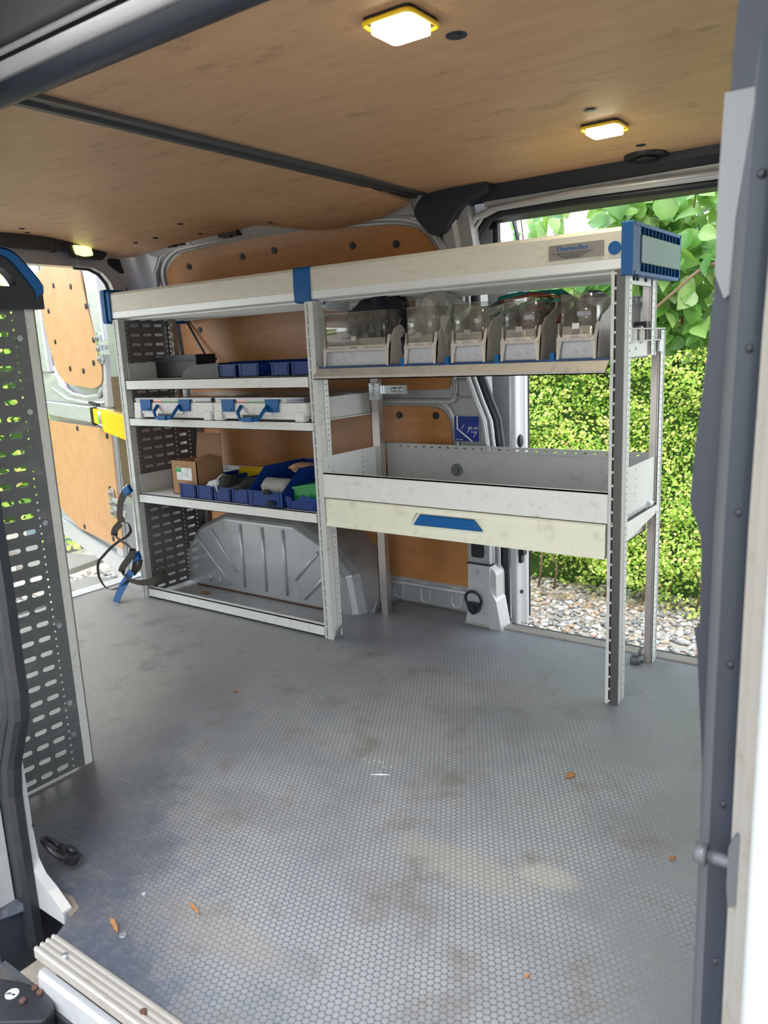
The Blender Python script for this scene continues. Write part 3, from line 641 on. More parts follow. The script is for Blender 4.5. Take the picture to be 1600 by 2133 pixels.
# ---- near B pillar on the right
bp_prof = [(1.70, -1.16), (1.50, -1.165), (1.474, -1.175), (1.466, -1.19), (1.468, -1.203), (1.478, -1.212)]
def vprof(profile, z0, z1, name, mt, par, segs=8, closed=False, lean=None):
    n = len(profile); vs = []; lean = lean or (lambda z: (0, 0))
    for j in range(segs+1):
        z = z0 + (z1-z0)*j/segs; dx, dy = lean(z)
        for x, y in profile: vs.append((x+dx, y+dy, z))
    fs = [(j*n+i, j*n+i+1, (j+1)*n+i+1, (j+1)*n+i) for j in range(segs) for i in range(n-1)]
    return MB().add(vs, fs, 0, True).build(name, mt, par)
lean = lambda z: (0.006*max(0, (z-.9)/.4), 0.05*max(0, (z-.7)/.6)**1.5)
bp = struct(vprof(bp_prof, -.15, 1.42, 'wall_pillar_near', 'seal_grey', None, 10, lean=lean))
vprof([(1.478, -1.212), (1.490, -1.214), (1.497, -1.224), (1.500, -1.232)], -.15, 1.42, 'pillar_groove', 'trim', bp, 10, lean=lean)
vprof([(1.500, -1.232), (1.507, -1.240), (1.511, -1.247), (1.516, -1.250), (1.520, -1.258)], -.15, 1.42, 'pillar_bead', 'sill', bp, 10, lean=lean)
vprof([(1.520, -1.258), (1.522, -1.275), (1.527, -1.30), (1.540, -1.325), (1.60, -1.345), (1.75, -1.36)], -.15, 1.42, 'outer_panel', 'silver_overexposed', bp, 10, lean=lean)
ed = [(1.487, 1.42), (1.470, 1.30), (1.462, 1.15), (1.460, 1.05), (1.452, .93), (1.444, .835), (1.442, .80), (1.452, .77), (1.4535, .755), (1.4545, .69), (1.450, .683), (1.4535, .66), (1.462, .55), (1.464, .3), (1.464, -.1)]
MB().prism(ed + [(1.50, -.1), (1.50, 1.42)], 'y', -1.178, -1.150).build('pillar_trim', 'trim', bp)
MB().prism([(1.458, 1.125), (1.480, 1.125), (1.476, .98), (1.464, .97), (1.456, .99), (1.456, 1.06)], 'y', -1.182, -1.178).build('pillar_plate', 'plate_grey', bp)
for z in (1.06, .93, .80, .67, .54, .38): MB().sphere((1.489, -1.2145 + lean(z)[1], z), .0035, 0, (1, .6, 1), 8, 6).build('trim_clip', 'black', bp)
sk = empty('door_striker', 'steel striker pin jutting from the right door pillar near the bottom', 'striker', loc=(1.506, -1.235, .50))
MB().cyl((.012, 0, 0), (-.028, 0, 0), .0056, 14).cyl((-.024, 0, 0), (-.034, 0, 0), .0095, 16, 0, .0085).build('pin', 'seal_grey', sk)
MB().prism(rounded([(-.004, -.04), (.010, -.022), (.012, .022), (.0, .035), (-.006, .02), (-.006, -.02)], .004, 2), 'y', -.008, .002).build('base_plate', 'seal_grey', sk)

# ---- far sliding door seen open behind the pillar
dx1 = struct(MB().prism([(-.75, .56), (.398, .56), (.412, .57), (.420, .625), (.40, .65), (-.75, .65)], 'z', -.06, 1.15).build('door_1', 'silver'))
MB().add([(-.75, .56, 1.15), (.398, .56, 1.15), (.420, .625, 1.15), (.40, .65, 1.15), (-.75, .65, 1.15), (-.75, .525, 1.42), (.365, .525, 1.42), (.385, .57, 1.42), (.365, .60, 1.42), (-.75, .60, 1.42)],
         [(0,1,6,5),(1,2,7,6),(2,3,8,7),(3,4,9,8),(5,6,7,8,9)]).build('upper_frame', 'silver', dx1)
vprof([(.399, .561), (.414, .567), (.421, .585), (.418, .605), (.430, .613), (.435, .630), (.42, .657)], -.06, 1.14, 'door_edge', 'silver', dx1, 6)
MB().tube([(.421, .657, -.05), (.421, .657, 1.15), (.39, .60, 1.40)], .007, 8).build('edge_bead', 'rubber', dx1)
MB().sphere((.423, .595, .61), .017, 0, (.5, 1, 1.4)).build('stop_buffer', 'black', dx1)
MB().cyl((.421, .595, .06), (.427, .595, .06), .007, 12).build('stop_buffer', 'black', dx1)
mb = MB().bbox((.418, .58, .17), (.430, .605, .37), .006)
for z in (.20, .25, .30, .34): mb.bbox((.426, .577, z), (.440, .607, z + .022), .004)
mb.build('latch', 'black', dx1)
MB().bbox((.30, .44, 1.30), (.36, .475, 1.335), .005).bbox((.36, .455, 1.305), (.415, .475, 1.33), .005).bbox((.398, .455, 1.215), (.418, .475, 1.33), .008).build('upper_roller_arm', 'black', dx1)
# ---- near sliding door, slid back: roller arm with round sticker
ra = struct(MB().prism(rounded([(.20, -1.40), (.40, -1.375), (.455, -1.352), (.505, -1.342), (.545, -1.352), (.556, -1.378), (.48, -1.43), (.20, -1.47)], .010, 3), 'z', -.095, -.058).build('door_2', 'black'))
b_ = ra.modifiers.new('b', 'BEVEL'); b_.width = .005; b_.segments = 2
MB().cyl((.462, -1.377, -.058), (.462, -1.377, -.0565), .0105, 24).build('round_sticker', 'white', ra)
MB().prism([(.454, -1.381), (.460, -1.375), (.461, -1.380), (.455, -1.384)], 'z', -.0565, -.056).prism([(.463, -1.376), (.470, -1.374), (.469, -1.380), (.465, -1.378), (.462, -1.382)], 'z', -.0565, -.056).build('sticker_mark', 'ink', ra)
for x, y in ((.484, -1.350), (.500, -1.351), (.492, -1.376)): MB().cyl((x, y, -.058), (x, y, -.053), .0052, 6).build('bolt', 'rust', ra)
MB().bbox((.50, -1.352, -.10), (.60, -1.338, -.075), .004).build('roller_link', 'black', ra)

# ---- rear door swung open (far half)
D = Vector((-.944, .33, 0)).normalized(); ND = Vector((-.33, -.944, 0)).normalized()  # along door, towards viewer
O = Vector((-1.40, .367, 0))
rd = empty('door_3'); rd['kind'] = 'structure'; rd['label'] = 'rear van door swung open, silver with plywood lining'; rd.location = (0, 0, 0)
def dp(s, z, o=0.0): p = O + D*s + ND*o; return (p.x, p.y, z)
def dprism(poly, o0, o1, name, mt, mi=None, bev=0):
    mb = MB().quadprism([dp(s, z, o0) for s, z in poly], ND*(o1-o0)); ob = mb.build(name, mt, rd)
    if bev:
        b = ob.modifiers.new('b', 'BEVEL'); b.width = bev; b.segments = 3; b.limit_method = 'ANGLE'
    return ob
dprism(rounded([(.43, -.16), (1.85, -.16), (1.85, 1.72), (.85, 1.66), (.36, 1.50), (.30, 1.40), (.275, 1.05), (.38, .60)], .03), -.06, -.012, 'door_shell', 'silver')
dprism([(.43, -.16), (1.85, -.16), (1.85, -.06), (1.0, -.06), (.42, -.06)], -.012, .02, 'door_frame', 'silver', bev=.01)
dprism([(.375, .63), (1.85, .63), (1.85, .72), (.355, .72)], -.012, .022, 'door_frame', 'silver', bev=.01)
dprism([(.425, -.06), (.53, -.06), (.53, .63), (.375, .63)], -.012, .015, 'door_frame', 'silver', bev=.008)
dprism([(.355, .72), (.40, .72), (.40, .90), (.40, 1.03), (.475, 1.22), (.50, 1.38), (.54, 1.42), (.34, 1.44), (.30, 1.36), (.278, 1.05)], -.012, .03, 'door_frame', 'silver', bev=.012)
dprism([(.40, .72), (1.85, .72), (1.85, .92), (1.30, .88), (1.20, .80), (1.0, .775), (.48, .77), (.41, .84)], -.012, .012, 'door_frame', 'silver', bev=.02)
dprism([(1.53, .9), (1.85, .9), (1.85, 1.68), (1.58, 1.6)], -.012, .03, 'door_frame', 'silver', bev=.012)
MB().tube([dp(q, w_, .012) for q, w_ in [(1.42, .93), (1.30, .82), (1.05, .775), (.75, .765), (.52, .78), (.43, .83)]], .012, 8).build('pressed_rim', 'silver', rd)
MB().tube([dp(q, w_, .012) for q, w_ in [(1.55, .80), (1.2, .745), (.8, .735), (.45, .745)]], .009, 8).build('pressed_rim', 'silver', rd)
dprism(rounded([(1.28, 1.495), (.53, 1.412), (.475, 1.22), (.325, .92), (.355, .845), (.50, .815), (1.08, .835), (1.26, .90), (1.40, 1.10), (1.52, 1.46)], [.08, .05, .3, .05, .05, .08, .08, .1, .1, .05], 4), .031, .037, 'plywood_panel', 'ply_door')
dprism(rounded([(.36, -.0), (1.24, -.03), (1.44, .0), (1.75, .05), (1.75, .60), (.335, .618)], [.01, .01, .02, .02, .01, .01], 3), .022, .028, 'plywood_panel', 'ply_door')
dpan = [o_ for o_ in COL.objects if o_.parent == rd and o_.name.startswith('plywood_panel')]; dpan.sort(key=lambda o_: o_.data.vertices[0].co.z)
for s, z, o in [(1.076, 1.37, .037), (.715, 1.333, .037), (1.265, 1.246, .037), (.471, 1.218, .037), (1.197, 1.072, .037), (.406, 1.054, .037), (.454, .944, .037), (.934, .919, .037), (.662, .905, .037), (.977, .589, .028), (.40, .582, .028), (.461, .305, .028), (.509, .032, .028), (1.097, .002, .028)]:
    p = Vector(dp(s, z, o)); MB().cyl(p, p + ND*.006, .014, 14).build('screw_cap', 'black', dpan[1] if z > .8 else dpan[0])
# hinges
for z, s0 in ((1.01, .30), (.24, .385)):
    h = struct(MB().quadprism([dp(a, b, .031) for a, b in rounded([(s0, z-.075), (s0+.055, z-.075), (s0+.055, z+.075), (s0, z+.075)], .02, 3)], ND*.012).build('hinge_plate', 'zinc', rd))
    for q in (-.05, 0, .05):
        p = Vector(dp(s0+.027, z+q, .043)); MB().cyl(p, p + ND*.008, .014, 8).cyl(p + ND*.008, p + ND*.014, .008, 10).build('bolt', 'sill', rd)
    for q in (-.02, .022): MB().quadprism([dp(s0, z+q-.008, .033), dp(s0-.25, z+q-.012, .05), dp(s0-.25, z+q+.012, .05), dp(s0, z+q+.008, .033)], ND*.014).build('hinge_arm', 'silver', rd)
# yellow check strap
ck = empty('door_check_strap', 'yellow plastic door check strap on the open rear door beside the left upright', 'door check', loc=(0, 0, 0))
A = Vector(dp(.455, .685, .05)); B = Vector((-1.10, .14, .675)); dd_ = (B - A); ln = dd_.length; dd_.normalize(); nn_ = Vector((dd_.y, -dd_.x, 0)).normalized()
def kp(s, z, o): q = A + dd_*s + nn_*o; return (q.x, q.y, A.z + z + s/ln*(B.z-A.z))
MB().quadprism([kp(.0, -.035, 0), kp(.22, -.040, 0), kp(.22, .035, 0), kp(.0, .035, 0)], nn_*.02).build('strap_cover', 'yellow', ck)
yy = MB().quadprism([kp(a, b, -.005) for a, b in rounded([(.235, -.045), (.27, -.06), (ln, -.062), (ln, .042), (.26, .046), (.235, .03)], .012, 3)], nn_*.032).build('grip', 'yellow', ck)
yb = yy.modifiers.new('b', 'BEVEL'); yb.width = .006; yb.segments = 3
MB().quadprism([kp(-.035, -.04, -.002), kp(.0, -.04, -.002), kp(.0, .04, -.002), kp(-.035, .04, -.002)], nn_*.03).quadprism([kp(-.07, -.055, 0), kp(-.02, -.05, 0), kp(-.02, -.04, 0), kp(-.07, -.045, 0)], nn_*.02).quadprism([kp(-.10, .055, 0), kp(.10, .050, 0), kp(.10, .062, 0), kp(-.10, .066, 0)], nn_*.02).build('bracket', 'black', ck)
MB().quadprism([kp(.125, -.036, .021), kp(.235, -.039, .021), kp(.235, .030, .021), kp(.125, .030, .021)], nn_*.001).build('label_sheet', 'white', ck)
MB().quadprism([kp(.135, -.03, .0225), kp(.18, -.03, .0225), kp(.18, -.006, .0225), kp(.135, .02, .0225)], nn_*.001).build('green_arrow', 'greenprint', ck)
MB().quadprism([kp(.190, -.03, .0225), kp(.228, -.03, .0225), kp(.228, .02, .0225), kp(.195, .02, .0225)], nn_*.001).build('red_mark', 'redprint', ck)

# ---- ceiling lamps
for i, (x, y) in enumerate([(.914, -.811), (.936, -.02)]):
    lp = empty('ceiling_lamp', ['square yellow-rimmed ceiling lamp nearest the viewer, at the top edge', 'square yellow-rimmed ceiling lamp further back, near the far door'][i], 'lamp', 'yellow-rimmed ceiling lamps', (x, y, 1.42))
    s = .043
    MB().prism(rounded([(-s, -s), (s, -s), (s, s), (-s, s)], .012, 4), 'z', -.008, 0).build('housing', 'black', lp)
    MB().tube([(a, b, -.008) for a, b in rounded([(-s, -s), (s, -s), (s, s), (-s, s)], .014, 5)], .0035, 8, 0, True).build('rim', 'yellow', lp)
    s2 = .034; MB().prism(rounded([(-s2, -s2), (s2, -s2), (s2, s2), (-s2, s2)], .010, 4), 'z', -.020, -.008).build('lens', 'led', lp)
    ld = bpy.data.lights.new('lamp_light', 'AREA'); ld.energy = 1.1; ld.size = .06; ld.color = (1, .9, .6)
    lo_ = bpy.data.objects.new('lamp_light', ld); COL.objects.link(lo_); lo_.parent = lp; lo_.location = (0, 0, -.024)

# ================================================================ RACK
RK = empty('shelving_rack', 'long grey van shelving rack along the far side, with tray, drawer and top beam', 'shelving rack')
def part(mb, name, mt, label=None, par=RK):
    o = mb.build(name, mt, par)
    if label: o['label'] = label
    return o
def post_front(x, z0, z1, flange=.026):
    mb = MB(); w = .033
    # narrow strip, slotted column, broad face
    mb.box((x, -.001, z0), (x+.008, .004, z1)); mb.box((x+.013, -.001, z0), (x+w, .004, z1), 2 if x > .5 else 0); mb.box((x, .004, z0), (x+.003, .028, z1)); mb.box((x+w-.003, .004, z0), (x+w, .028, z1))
    z = z0 + .004
    while z < z1 - .006:
        mb.box((x+.007, .0, z), (x+.014, .003, z+.006)); z += .034
    mb.box((x+.006, .006, z0), (x+.016, .008, z1), 1)
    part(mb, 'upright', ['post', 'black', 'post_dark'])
    # side flange with pin holes
    fm = MB(); N_ = int((z1-z0)/.0175)
    plate_cells(fm, [.030, .052], [z0 + (z1-z0)*i/N_ for i in range(N_+1)], lambda i, j: (.004, .006), lambda a, b, t: (x+w-.002+t, a, b), .002)
    part(fm, 'upright_flange', 'post_flange')
def post_back(x, y, z0, z1, name='rear_upright'):
    fm = MB(); N_ = max(2, int((z1-z0)/.0175)); zz = [z0 + (z1-z0)*i/N_ for i in range(N_+1)]
    plate_cells(fm, [x-.004, x+.014], zz, lambda i, j: (.0045, .0045), lambda a, b, t: (a, y+t, b), .002)
    fm.box((x+.014, y-.012, z0), (x+.018, y+.002, z1)); fm.box((x+.018, y-.012, z0), (x+.036, y-.009, z1)); fm.box((x+.036, y-.012, z0), (x+.039, y+.012, z1)); fm.box((x-.004, y, z0), (x-.001, y+.03, z1))
    part(fm, name, 'rail')
XA, XB, XC = -.985, -.016, .950
for x in (XA, XB, XC): post_front(x, 0.0, 1.10)
post_back(.0, .215, .90, 1.10); post_back(.0, .30, 0.0, .91)
post_back(-.96, .335, 0.0, .72); post_back(-.96, .24, .70, 1.10)
# rear uprights at the right end: channel + bright flange with holes
def end_back(x, y, z0, z1):
    mb = MB(); mb.box((x-.022, y-.02, z0), (x-.019, y+.012, z1)); mb.box((x-.019, y-.020, z0), (x, y-.017, z1)); mb.box((x-.010, y-.024, z0), (x-.004, y-.02, z1)); part(mb, 'rear_upright', 'rail')
    fm = MB(); n_ = int((z1-z0)/.0175)
    plate_cells(fm, [y-.017, y+.012], [z0 + (z1-z0)*i/n_ for i in range(n_+1)], lambda i, j: (.0045, .006), lambda a, b, t: (x+t, a, b), .002); part(fm, 'rear_flange', 'post_flange')
    part(MB().box((x-.02, y+.012, z0), (x+.004, y+.015, z1)), 'rear_edge', 'post_flange')
end_back(.975, .248, .90, 1.10); end_back(.975, .335, 0.0, .962)
part(MB().bbox((.938, .205, .935), (.972, .235, .985), .002).cyl((.945, .203, .95), (.945, .198, .95), .005, 8).cyl((.945, .203, .975), (.945, .198, .975), .005, 8), 'coupling', 'trim')
# feet
def foot(x, y, mt='steel_dk'):
    mb = MB().prism([(x-.03, y-.03), (x-.008, y-.03), (x+.0, y), (x-.03, y)], 'z', 0, .003)
    mb.quadprism([(x-.03, y-.028, .003), (x-.012, y-.028, .003), (x-.006, y-.01, .045), (x-.012, y-.01, .045)], (0, .003, 0)); mb.cyl((x-.018, y-.018, .003), (x-.018, y-.018, .013), .009, 6).cyl((x-.018, y-.018, .003), (x-.018, y-.018, .006), .014, 16)
    part(mb, 'foot_bracket', mt)
foot(.0, .30); foot(.955, .325); foot(.04, .04)
part(MB().cyl((.935, .295, .0), (.935, .295, .022), .016, 18).cyl((.935, .295, .022), (.935, .295, .030), .010, 6), 'foot_nut', 'steel_dk')
# wall brackets
wbk = MB().bbox((.003, .285, .775), (.05, .30, .835), .003).bbox((.045, .30, .795), (.15, .304, .825), .003)
for x, z in ((.018, .788), (.018, .806), (.018, .824)): wbk.cyl((x, .286, z), (x, .279, z), .007, 6)
wbk.sphere((.10, .30, .81), .011, 0, (1.6, .4, .8)); wbk.sphere((.125, .30, .81), .009, 0, (1, .5, 1)); part(wbk, 'wall_bracket', 'zinc')

# top beam (closed tray): two lengths, blue joint, blue end caps
def beam(x0, x1):
    mb = MB()
    mb.prism([(0.0, 1.130), (.0, 1.190), (.004, 1.199), (.375, 1.199), (.375, 1.102), (.36, 1.102), (.03, 1.102), (.012, 1.104)], 'x', x0, x1, 0)
    mb.prism([(-.0005, 1.106), (-.0005, 1.128), (.003, 1.129), (.02, 1.103), (.006, 1.102)], 'x', x0, x1, 1)
    for y in (.035, .075, .125, .18, .24, .30, .345): mb.box((x0, y, 1.097), (x1, y+.006, 1.102), 1)
    part(mb, 'top_beam', ['beam', 'beam_low'])
beam(-.985, -.05); beam(.012, .978)
part(MB().prism(rounded([(-.004, 1.098), (-.006, 1.128), (-.004, 1.195), (.002, 1.203), (.378, 1.203), (.378, 1.096), (.01, 1.096)], .005, 2), 'x', -.052, .014), 'joint_sleeve', 'blue')
lc = MB().prism(rounded([(-.006, 1.093), (.384, 1.093), (.384, 1.207), (-.006, 1.207)], .008, 2), 'x', -1.004, -.984)
lc.prism(rounded([(-.012, 1.087), (.384, 1.087), (.384, 1.213), (-.012, 1.213)], .010, 2), 'x', -1.028, -1.006); part(lc, 'end_cap', 'blue')
ec = MB(); x0, x1 = .975, 1.003
ec.box((x0, -.006, 1.092), (x0+.004, .384, 1.206))
ec.prism(rounded([(-.008, 1.088), (-.008, 1.208), (.006, 1.210), (.006, 1.088)], .003, 2), 'x', x0, x1)
ec.box((x0, .0, 1.200), (x1, .384, 1.208)); ec.box((x0, .0, 1.090), (x1, .384, 1.098)); ec.box((x0, .376, 1.09), (x1, .384, 1.208)); ec.box((x0, .006, 1.09), (x1-.002, .05, 1.205))
for i in range(11):
    y = .055 + i*.029; ec.box((x0, y, 1.180), (x1-.003, y+.003, 1.200)); ec.box((x0, y, 1.098), (x1-.003, y+.003, 1.118))
capo = part(ec, 'end_cap', 'blue'); capo['label'] = 'blue end cap with ribbed frame and satin plate'
MB().bbox((x0+.004, .055, 1.118), (x1+.002, .374, 1.182), .003).build('end_plate', 'mirror_plate', capo)
# name plate and blue dot on the beam
npl = part(MB().box((.792, -.0022, 1.138), (.931, -.0002, 1.174)), 'name_plate', 'plate')
text('plate_lettering', 'Thermoflex', .0155, (.852, -.0024, 1.1635), FR, 'dullblue', npl, bold=.0004, sx=1.12)
mb = MB()
for z, a, b in ((1.1535, .802, .905), (1.1495, .815, .89), (1.1455, .82, .884), (1.142, .83, .873)):
    x = a
    while x < b: l = random.uniform(.003, .009); mb.box((x, -.0026, z-.0009), (min(b, x+l), -.0022, z+.0009)); x += l + .0018
mb.build('plate_small_print', 'ink', npl)
part(MB().cyl((.957, -.0025, 1.1525), (.957, .0, 1.1525), .0155, 28), 'round_badge', 'blue')

# left shelves
def shelf(x0, x1, zt, zb, depth, name='shelf', y0=-.002, lip=.0):
    mb = MB(); mb.box((x0, y0, zb), (x1, y0+.003, zt)); mb.box((x0, y0, zt-.003), (x1, depth, zt)); mb.box((x0, y0, zb), (x1, y0+.02, zb+.002))
    return part(mb, name, 'alu')
s1 = shelf(-.942, -.020, .873, .836, .24)
s2 = shelf(-.945, -.010, .729, .698, .33)
s3 = shelf(-.936, -.020, .432, .396, .335)
part(MB().box((-.943, -.002, .006), (-.018, .002, .044)).box((-.943, -.002, .041), (-.018, .02, .044)).box((-.943, -.002, .006), (-.018, .02, .009)), 'bottom_rail', 'alu')
# back edge strips with holes
bs = MB(); plate_cells(bs, [-.72 + .036*i for i in range(20)], [.488, .505], lambda i, j: (.008, .006), lambda a, b, t: (a, .330+t, b), .002); bs.box((-.93, .330, .43), (-.02, .333, .488)); bs.box((-.93, .32, .503), (-.02, .333, .506)); bs.box((-.93, .330, .486), (-.72, .332, .506)); part(bs, 'back_strip', 'post_flange')
# shelf side cheeks
for (x, z0, z1, y1) in [(-.94, .873, .935, .25), (-.94, .432, .505, .33), (-.026, .432, .50, .33), (-.026, .73, .80, .33), (-.026, .873, .93, .24)]:
    part(MB().box((x, .012, z0), (x+.002, y1, z1)).cyl((x+.002, .035, z0+.03), (x+.006, .035, z0+.03), .007, 8), 'shelf_cheek', 'post')
# perforated end panel at the left end
def perf(x, y0, y1, z0, z1, name, mt, par, pz=.0347, py=.056, slot=(.038, .011), side=1, holes_at=(3,)):
    mb = MB(); ys = [y0]; kinds = []
    def push(w, k): ys.append(ys[-1] + w); kinds.append(k)
    push(.014, 'h')
    k = 0
    while ys[-1] + py < y1 - .014:
        push(py, 's'); k += 1
        if k in holes_at and ys[-1] + .016 < y1 - .014: push(.016, 'h')
    push(.014, 'h'); 
    if ys[-1] < y1 - .001: ys.append(y1); kinds.append(None)
    nz = max(2, int(round((z1-z0)/pz))); zs2 = [z0 + (z1-z0)*i/(2*nz) for i in range(2*nz+1)]
    # slot cells span a full pitch, hole cells half a pitch
    for c, kd in enumerate(kinds):
        a, b = ys[c], ys[c+1]
        if kd == 's': plate_cells(mb, [a, b], zs2[::2], lambda i, j: slot, lambda p, q, t: (x+t, p, q), .0016)
        elif kd == 'h': plate_cells(mb, [a, b], zs2, lambda i, j: (.0055, .0055), lambda p, q, t: (x+t, p, q), .0016)
        else: plate_cells(mb, [a, b], zs2[::2], lambda i, j: None, lambda p, q, t: (x+t, p, q), .0016)
    o = mb.build(name, mt, par); return o
perf(-.952, .028, .345, .015, .690, 'perforated_panel', 'perf_dark', RK)
perf(-.952, .028, .255, .735, 1.095, 'perforated_panel', 'perf_dark', RK)
part(MB().box((-.957, .25, .70), (-.952, .345, .73)).box((-.957, .02, .698), (-.950, .35, .702)), 'panel_edge', 'post')
# right upper shelf
mb = MB(); mb.box((.028, -.030, .862), (.949, -.027, .872)); mb.quadprism([(.028, -.030, .872), (.949, -.030, .872), (.949, -.006, .894), (.028, -.006, .894)], (0, .003, -.001)); mb.box((.028, -.006, .891), (.949, .30, .894)); mb.box((.028, -.030, .862), (.949, .0, .865))
part(mb, 'shelf', 'shelf_dull')
part(MB().box((.03, -.004, .894), (.949, .014, .901)).box((.03, .05, .894), (.949, .29, .897)), 'shelf_liner', 'blue_dk')
for x in (.345, .493, .646, .802): part(MB().box((x-.006, -.006, .894), (x+.006, .02, .916)), 'bin_stop', 'blue')
# end framework of the right upper shelf
mb = MB(); fm = MB()
plate_cells(fm, [.06, .105, .15, .30], [.897, .937], lambda i, j: (.009, .010) if i < 2 else None, lambda a, b, t: (.968+t, a, b), .002)
part(fm, 'shelf_cheek', 'post_flange')
part(MB().box((.965, .05, .935), (.980, .335, .938)).box((.965, .05, .965), (.980, .345, .968)).box((.966, .11, .938), (.969, .14, .965)).box((.966, .20, .938), (.969, .235, .965)).box((.966, .30, .938), (.969, .335, .965)), 'end_frame', ['post'])
for y in (.085, .17, .265): part(MB().cyl((.955, y, .951), (.972, y, .951), .022, 16), 'end_plug', 'grey_plastic')
part(MB().bbox((.974, .295, .905), (.984, .325, .935), .003).box((.983, .302, .912), (.985, .318, .928)), 'square_clamp', 'zinc')
part(MB().box((.965, .06, 1.072), (.975, .245, 1.075)).box((.970, .06, 1.072), (.974, .245, 1.098)), 'top_tie', 'post_flange')
for y in (.09, .115, .18): part(MB().cyl((.974, y, 1.087), (.978, y, 1.087), .006, 10), 'bolt', 'black')
tb = MB().box((.018, .06, 1.070), (.022, .245, 1.098)); part(tb, 'top_tie', 'zinc')
for y in (.08, .12, .16, .2, .235): part(MB().cyl((.022, y, 1.083), (.026, y, 1.083), .006, 8), 'bolt', 'zinc')
# work tray between B and C
tr = empty('tray'); tr.parent = RK
MB().box((.022, -.004, .488), (.950, .0, .567)).box((.022, -.004, .563), (.950, .010, .567)).build('tray_front', 'alu', tr)
bk = MB(); n_ = 27
plate_cells(bk, [.07 + i*(.93-.07)/n_ for i in range(n_+1)], [.604, .621], lambda i, j: (.011, .005), lambda a, b, t: (a, .345+t, b), .002)
bk.box((.02, .345, .604), (.07, .347, .621)); bk.box((.93, .345, .604), (.975, .347, .621)); bk.box((.02, .352, .495), (.975, .354, .606)); bk.box((.02, .345, .602), (.975, .354, .604)); bk.box((.02, .352, .619), (.975, .346, .622))
bk.build('tray_back', 'tray_in', tr)
lf = MB(); plate_cells(lf, [.006, .20, .225, .30, .325, .345], [.49, .508, .526, .544, .562, .580, .598, .616], lambda i, j: (.005, .008) if i in (1, 3) else None, lambda a, b, t: (.016+t, a, b), .002)
lf.cyl((.018, .035, .585), (.024, .035, .585), .007, 8); lf.cyl((.018, .312, .60), (.024, .312, .60), .008, 8); lf.cyl((.018, .312, .51), (.024, .312, .51), .008, 8); lf.build('tray_side', 'post_flange', tr)
rs = MB(); plate_cells(rs, [.03, .14, .16, .345], [.487, .510, .530, .550, .570, .590, .618], lambda i, j: (.004, .006) if i == 1 and 0 < j < 6 else None, lambda a, b, t: (.968+t, a, b), .002)
rs.build('tray_side', 'post_flange', tr)
MB().box((.02, 0, .488), (.975, .345, .491)).build('tray_floor', 'tray_in', tr)
MB().cyl((.306, .352, .538), (.306, .350, .538), .022, 24).cyl((.306, .350, .538), (.306, .340, .538), .009, 6).build('washer_bolt', 'steel_dk', tr)
# drawer
dr = empty('drawer'); dr.parent = RK
df = MB()
df.prism([(.028, .407), (.342, .407), (.374, .468), (.028, .468)], 'y', -.007, .012); df.prism([(.614, .407), (.946, .407), (.946, .468), (.592, .468)], 'y', -.007, .012)
df.prism([(-.010, .395), (-.010, .403), (-.007, .408), (.012, .408), (.012, .395)], 'x', .028, .946); df.prism([(-.007, .467), (-.0055, .480), (-.001, .484), (.012, .484), (.012, .467)], 'x', .028, .946)
df.quadprism([(.342, -.006, .407), (.614, -.006, .407), (.592, .006, .468), (.374, .006, .468)], (0, .004, 0))
df.build('drawer_front', 'drawer', dr)
hh = MB().quadprism([(.362, -.012, .430), (.598, -.012, .432), (.566, -.008, .463), (.385, -.008, .463)], (0, .010, .0))
ho = hh.build('handle', 'blue', dr); hb = ho.modifiers.new('b', 'BEVEL'); hb.width = .005; hb.segments = 3
MB().box((.03, .012, .40), (.033, .33, .47)).box((.942, .012, .40), (.945, .33, .47)).box((.03, .012, .40), (.945, .33, .403)).box((.03, .33, .40), (.945, .333, .47)).build('drawer_box', 'post', dr)
part(MB().box((.970, .05, .462), (.978, .34, .480)).quadprism([(.972, .05, .425), (.972, .32, .455), (.972, .32, .478), (.972, .05, .470)], (.004, 0, 0)), 'drawer_runner', 'zinc')
part(MB().sphere((.968, .27, .492), .014, 0, (1, 1.4, .8)), 'roller', 'beam_low')
# thin diagonal cable behind left upper bay
cb = empty('black_cable', 'thin black cable running down the plywood behind the top left shelf', 'cable')
MB().tube([(-1.05, .405, 1.12), (-.985, .40, 1.03), (-.93, .395, .96), (-.86, .385, .90), (-.80, .36, .885)], .005, 8).build('cable_run', 'black', cb)

# ---- near rack: perforated end panel with blue grip on top
NR = empty('perforated_end_panel', 'tall scuffed perforated steel rack end with blue top grip, at the left edge', 'rack panel')
perf(.012, -1.265, -.935, .004, 1.062, 'perforated_sheet', 'perf', NR, pz=.0347, py=.040, slot=(.030, .0105), holes_at=())
mbp = MB().box((.008, -.935, .0), (.014, -.918, 1.062)).box((-.008, -.918, .0), (.012, -.914, 1.062)).cyl((.008, -.915, .0), (.008, -.915, 1.062), .0035, 8); mbp.build('edge_profile', 'post', NR)
MB().box((-.004, -.914, .0), (.003, -.905, 1.062)).build('edge_channel', 'steel_dk', NR)
MB().box((.0, -1.33, .0), (.018, -1.265, 1.062)).build('rear_edge', 'post', NR)
MB().box((-.02, -.935, 0), (.008, -.915, 1.06)).build('front_upright', 'perf_dark', NR)
for z in (1.0, .845, .60, .36, .17, .09): MB().cyl((.012, -.955, z), (.018, -.955, z), .0065, 14).build('rivet', 'zinc', NR)
gp = MB(); arc_o = [(-.905, 1.062), (-.905, 1.090), (-.925, 1.108), (-.96, 1.140), (-.99, 1.165), (-1.02, 1.178), (-1.06, 1.182), (-1.16, 1.180), (-1.2, 1.15), (-1.21, 1.062)]
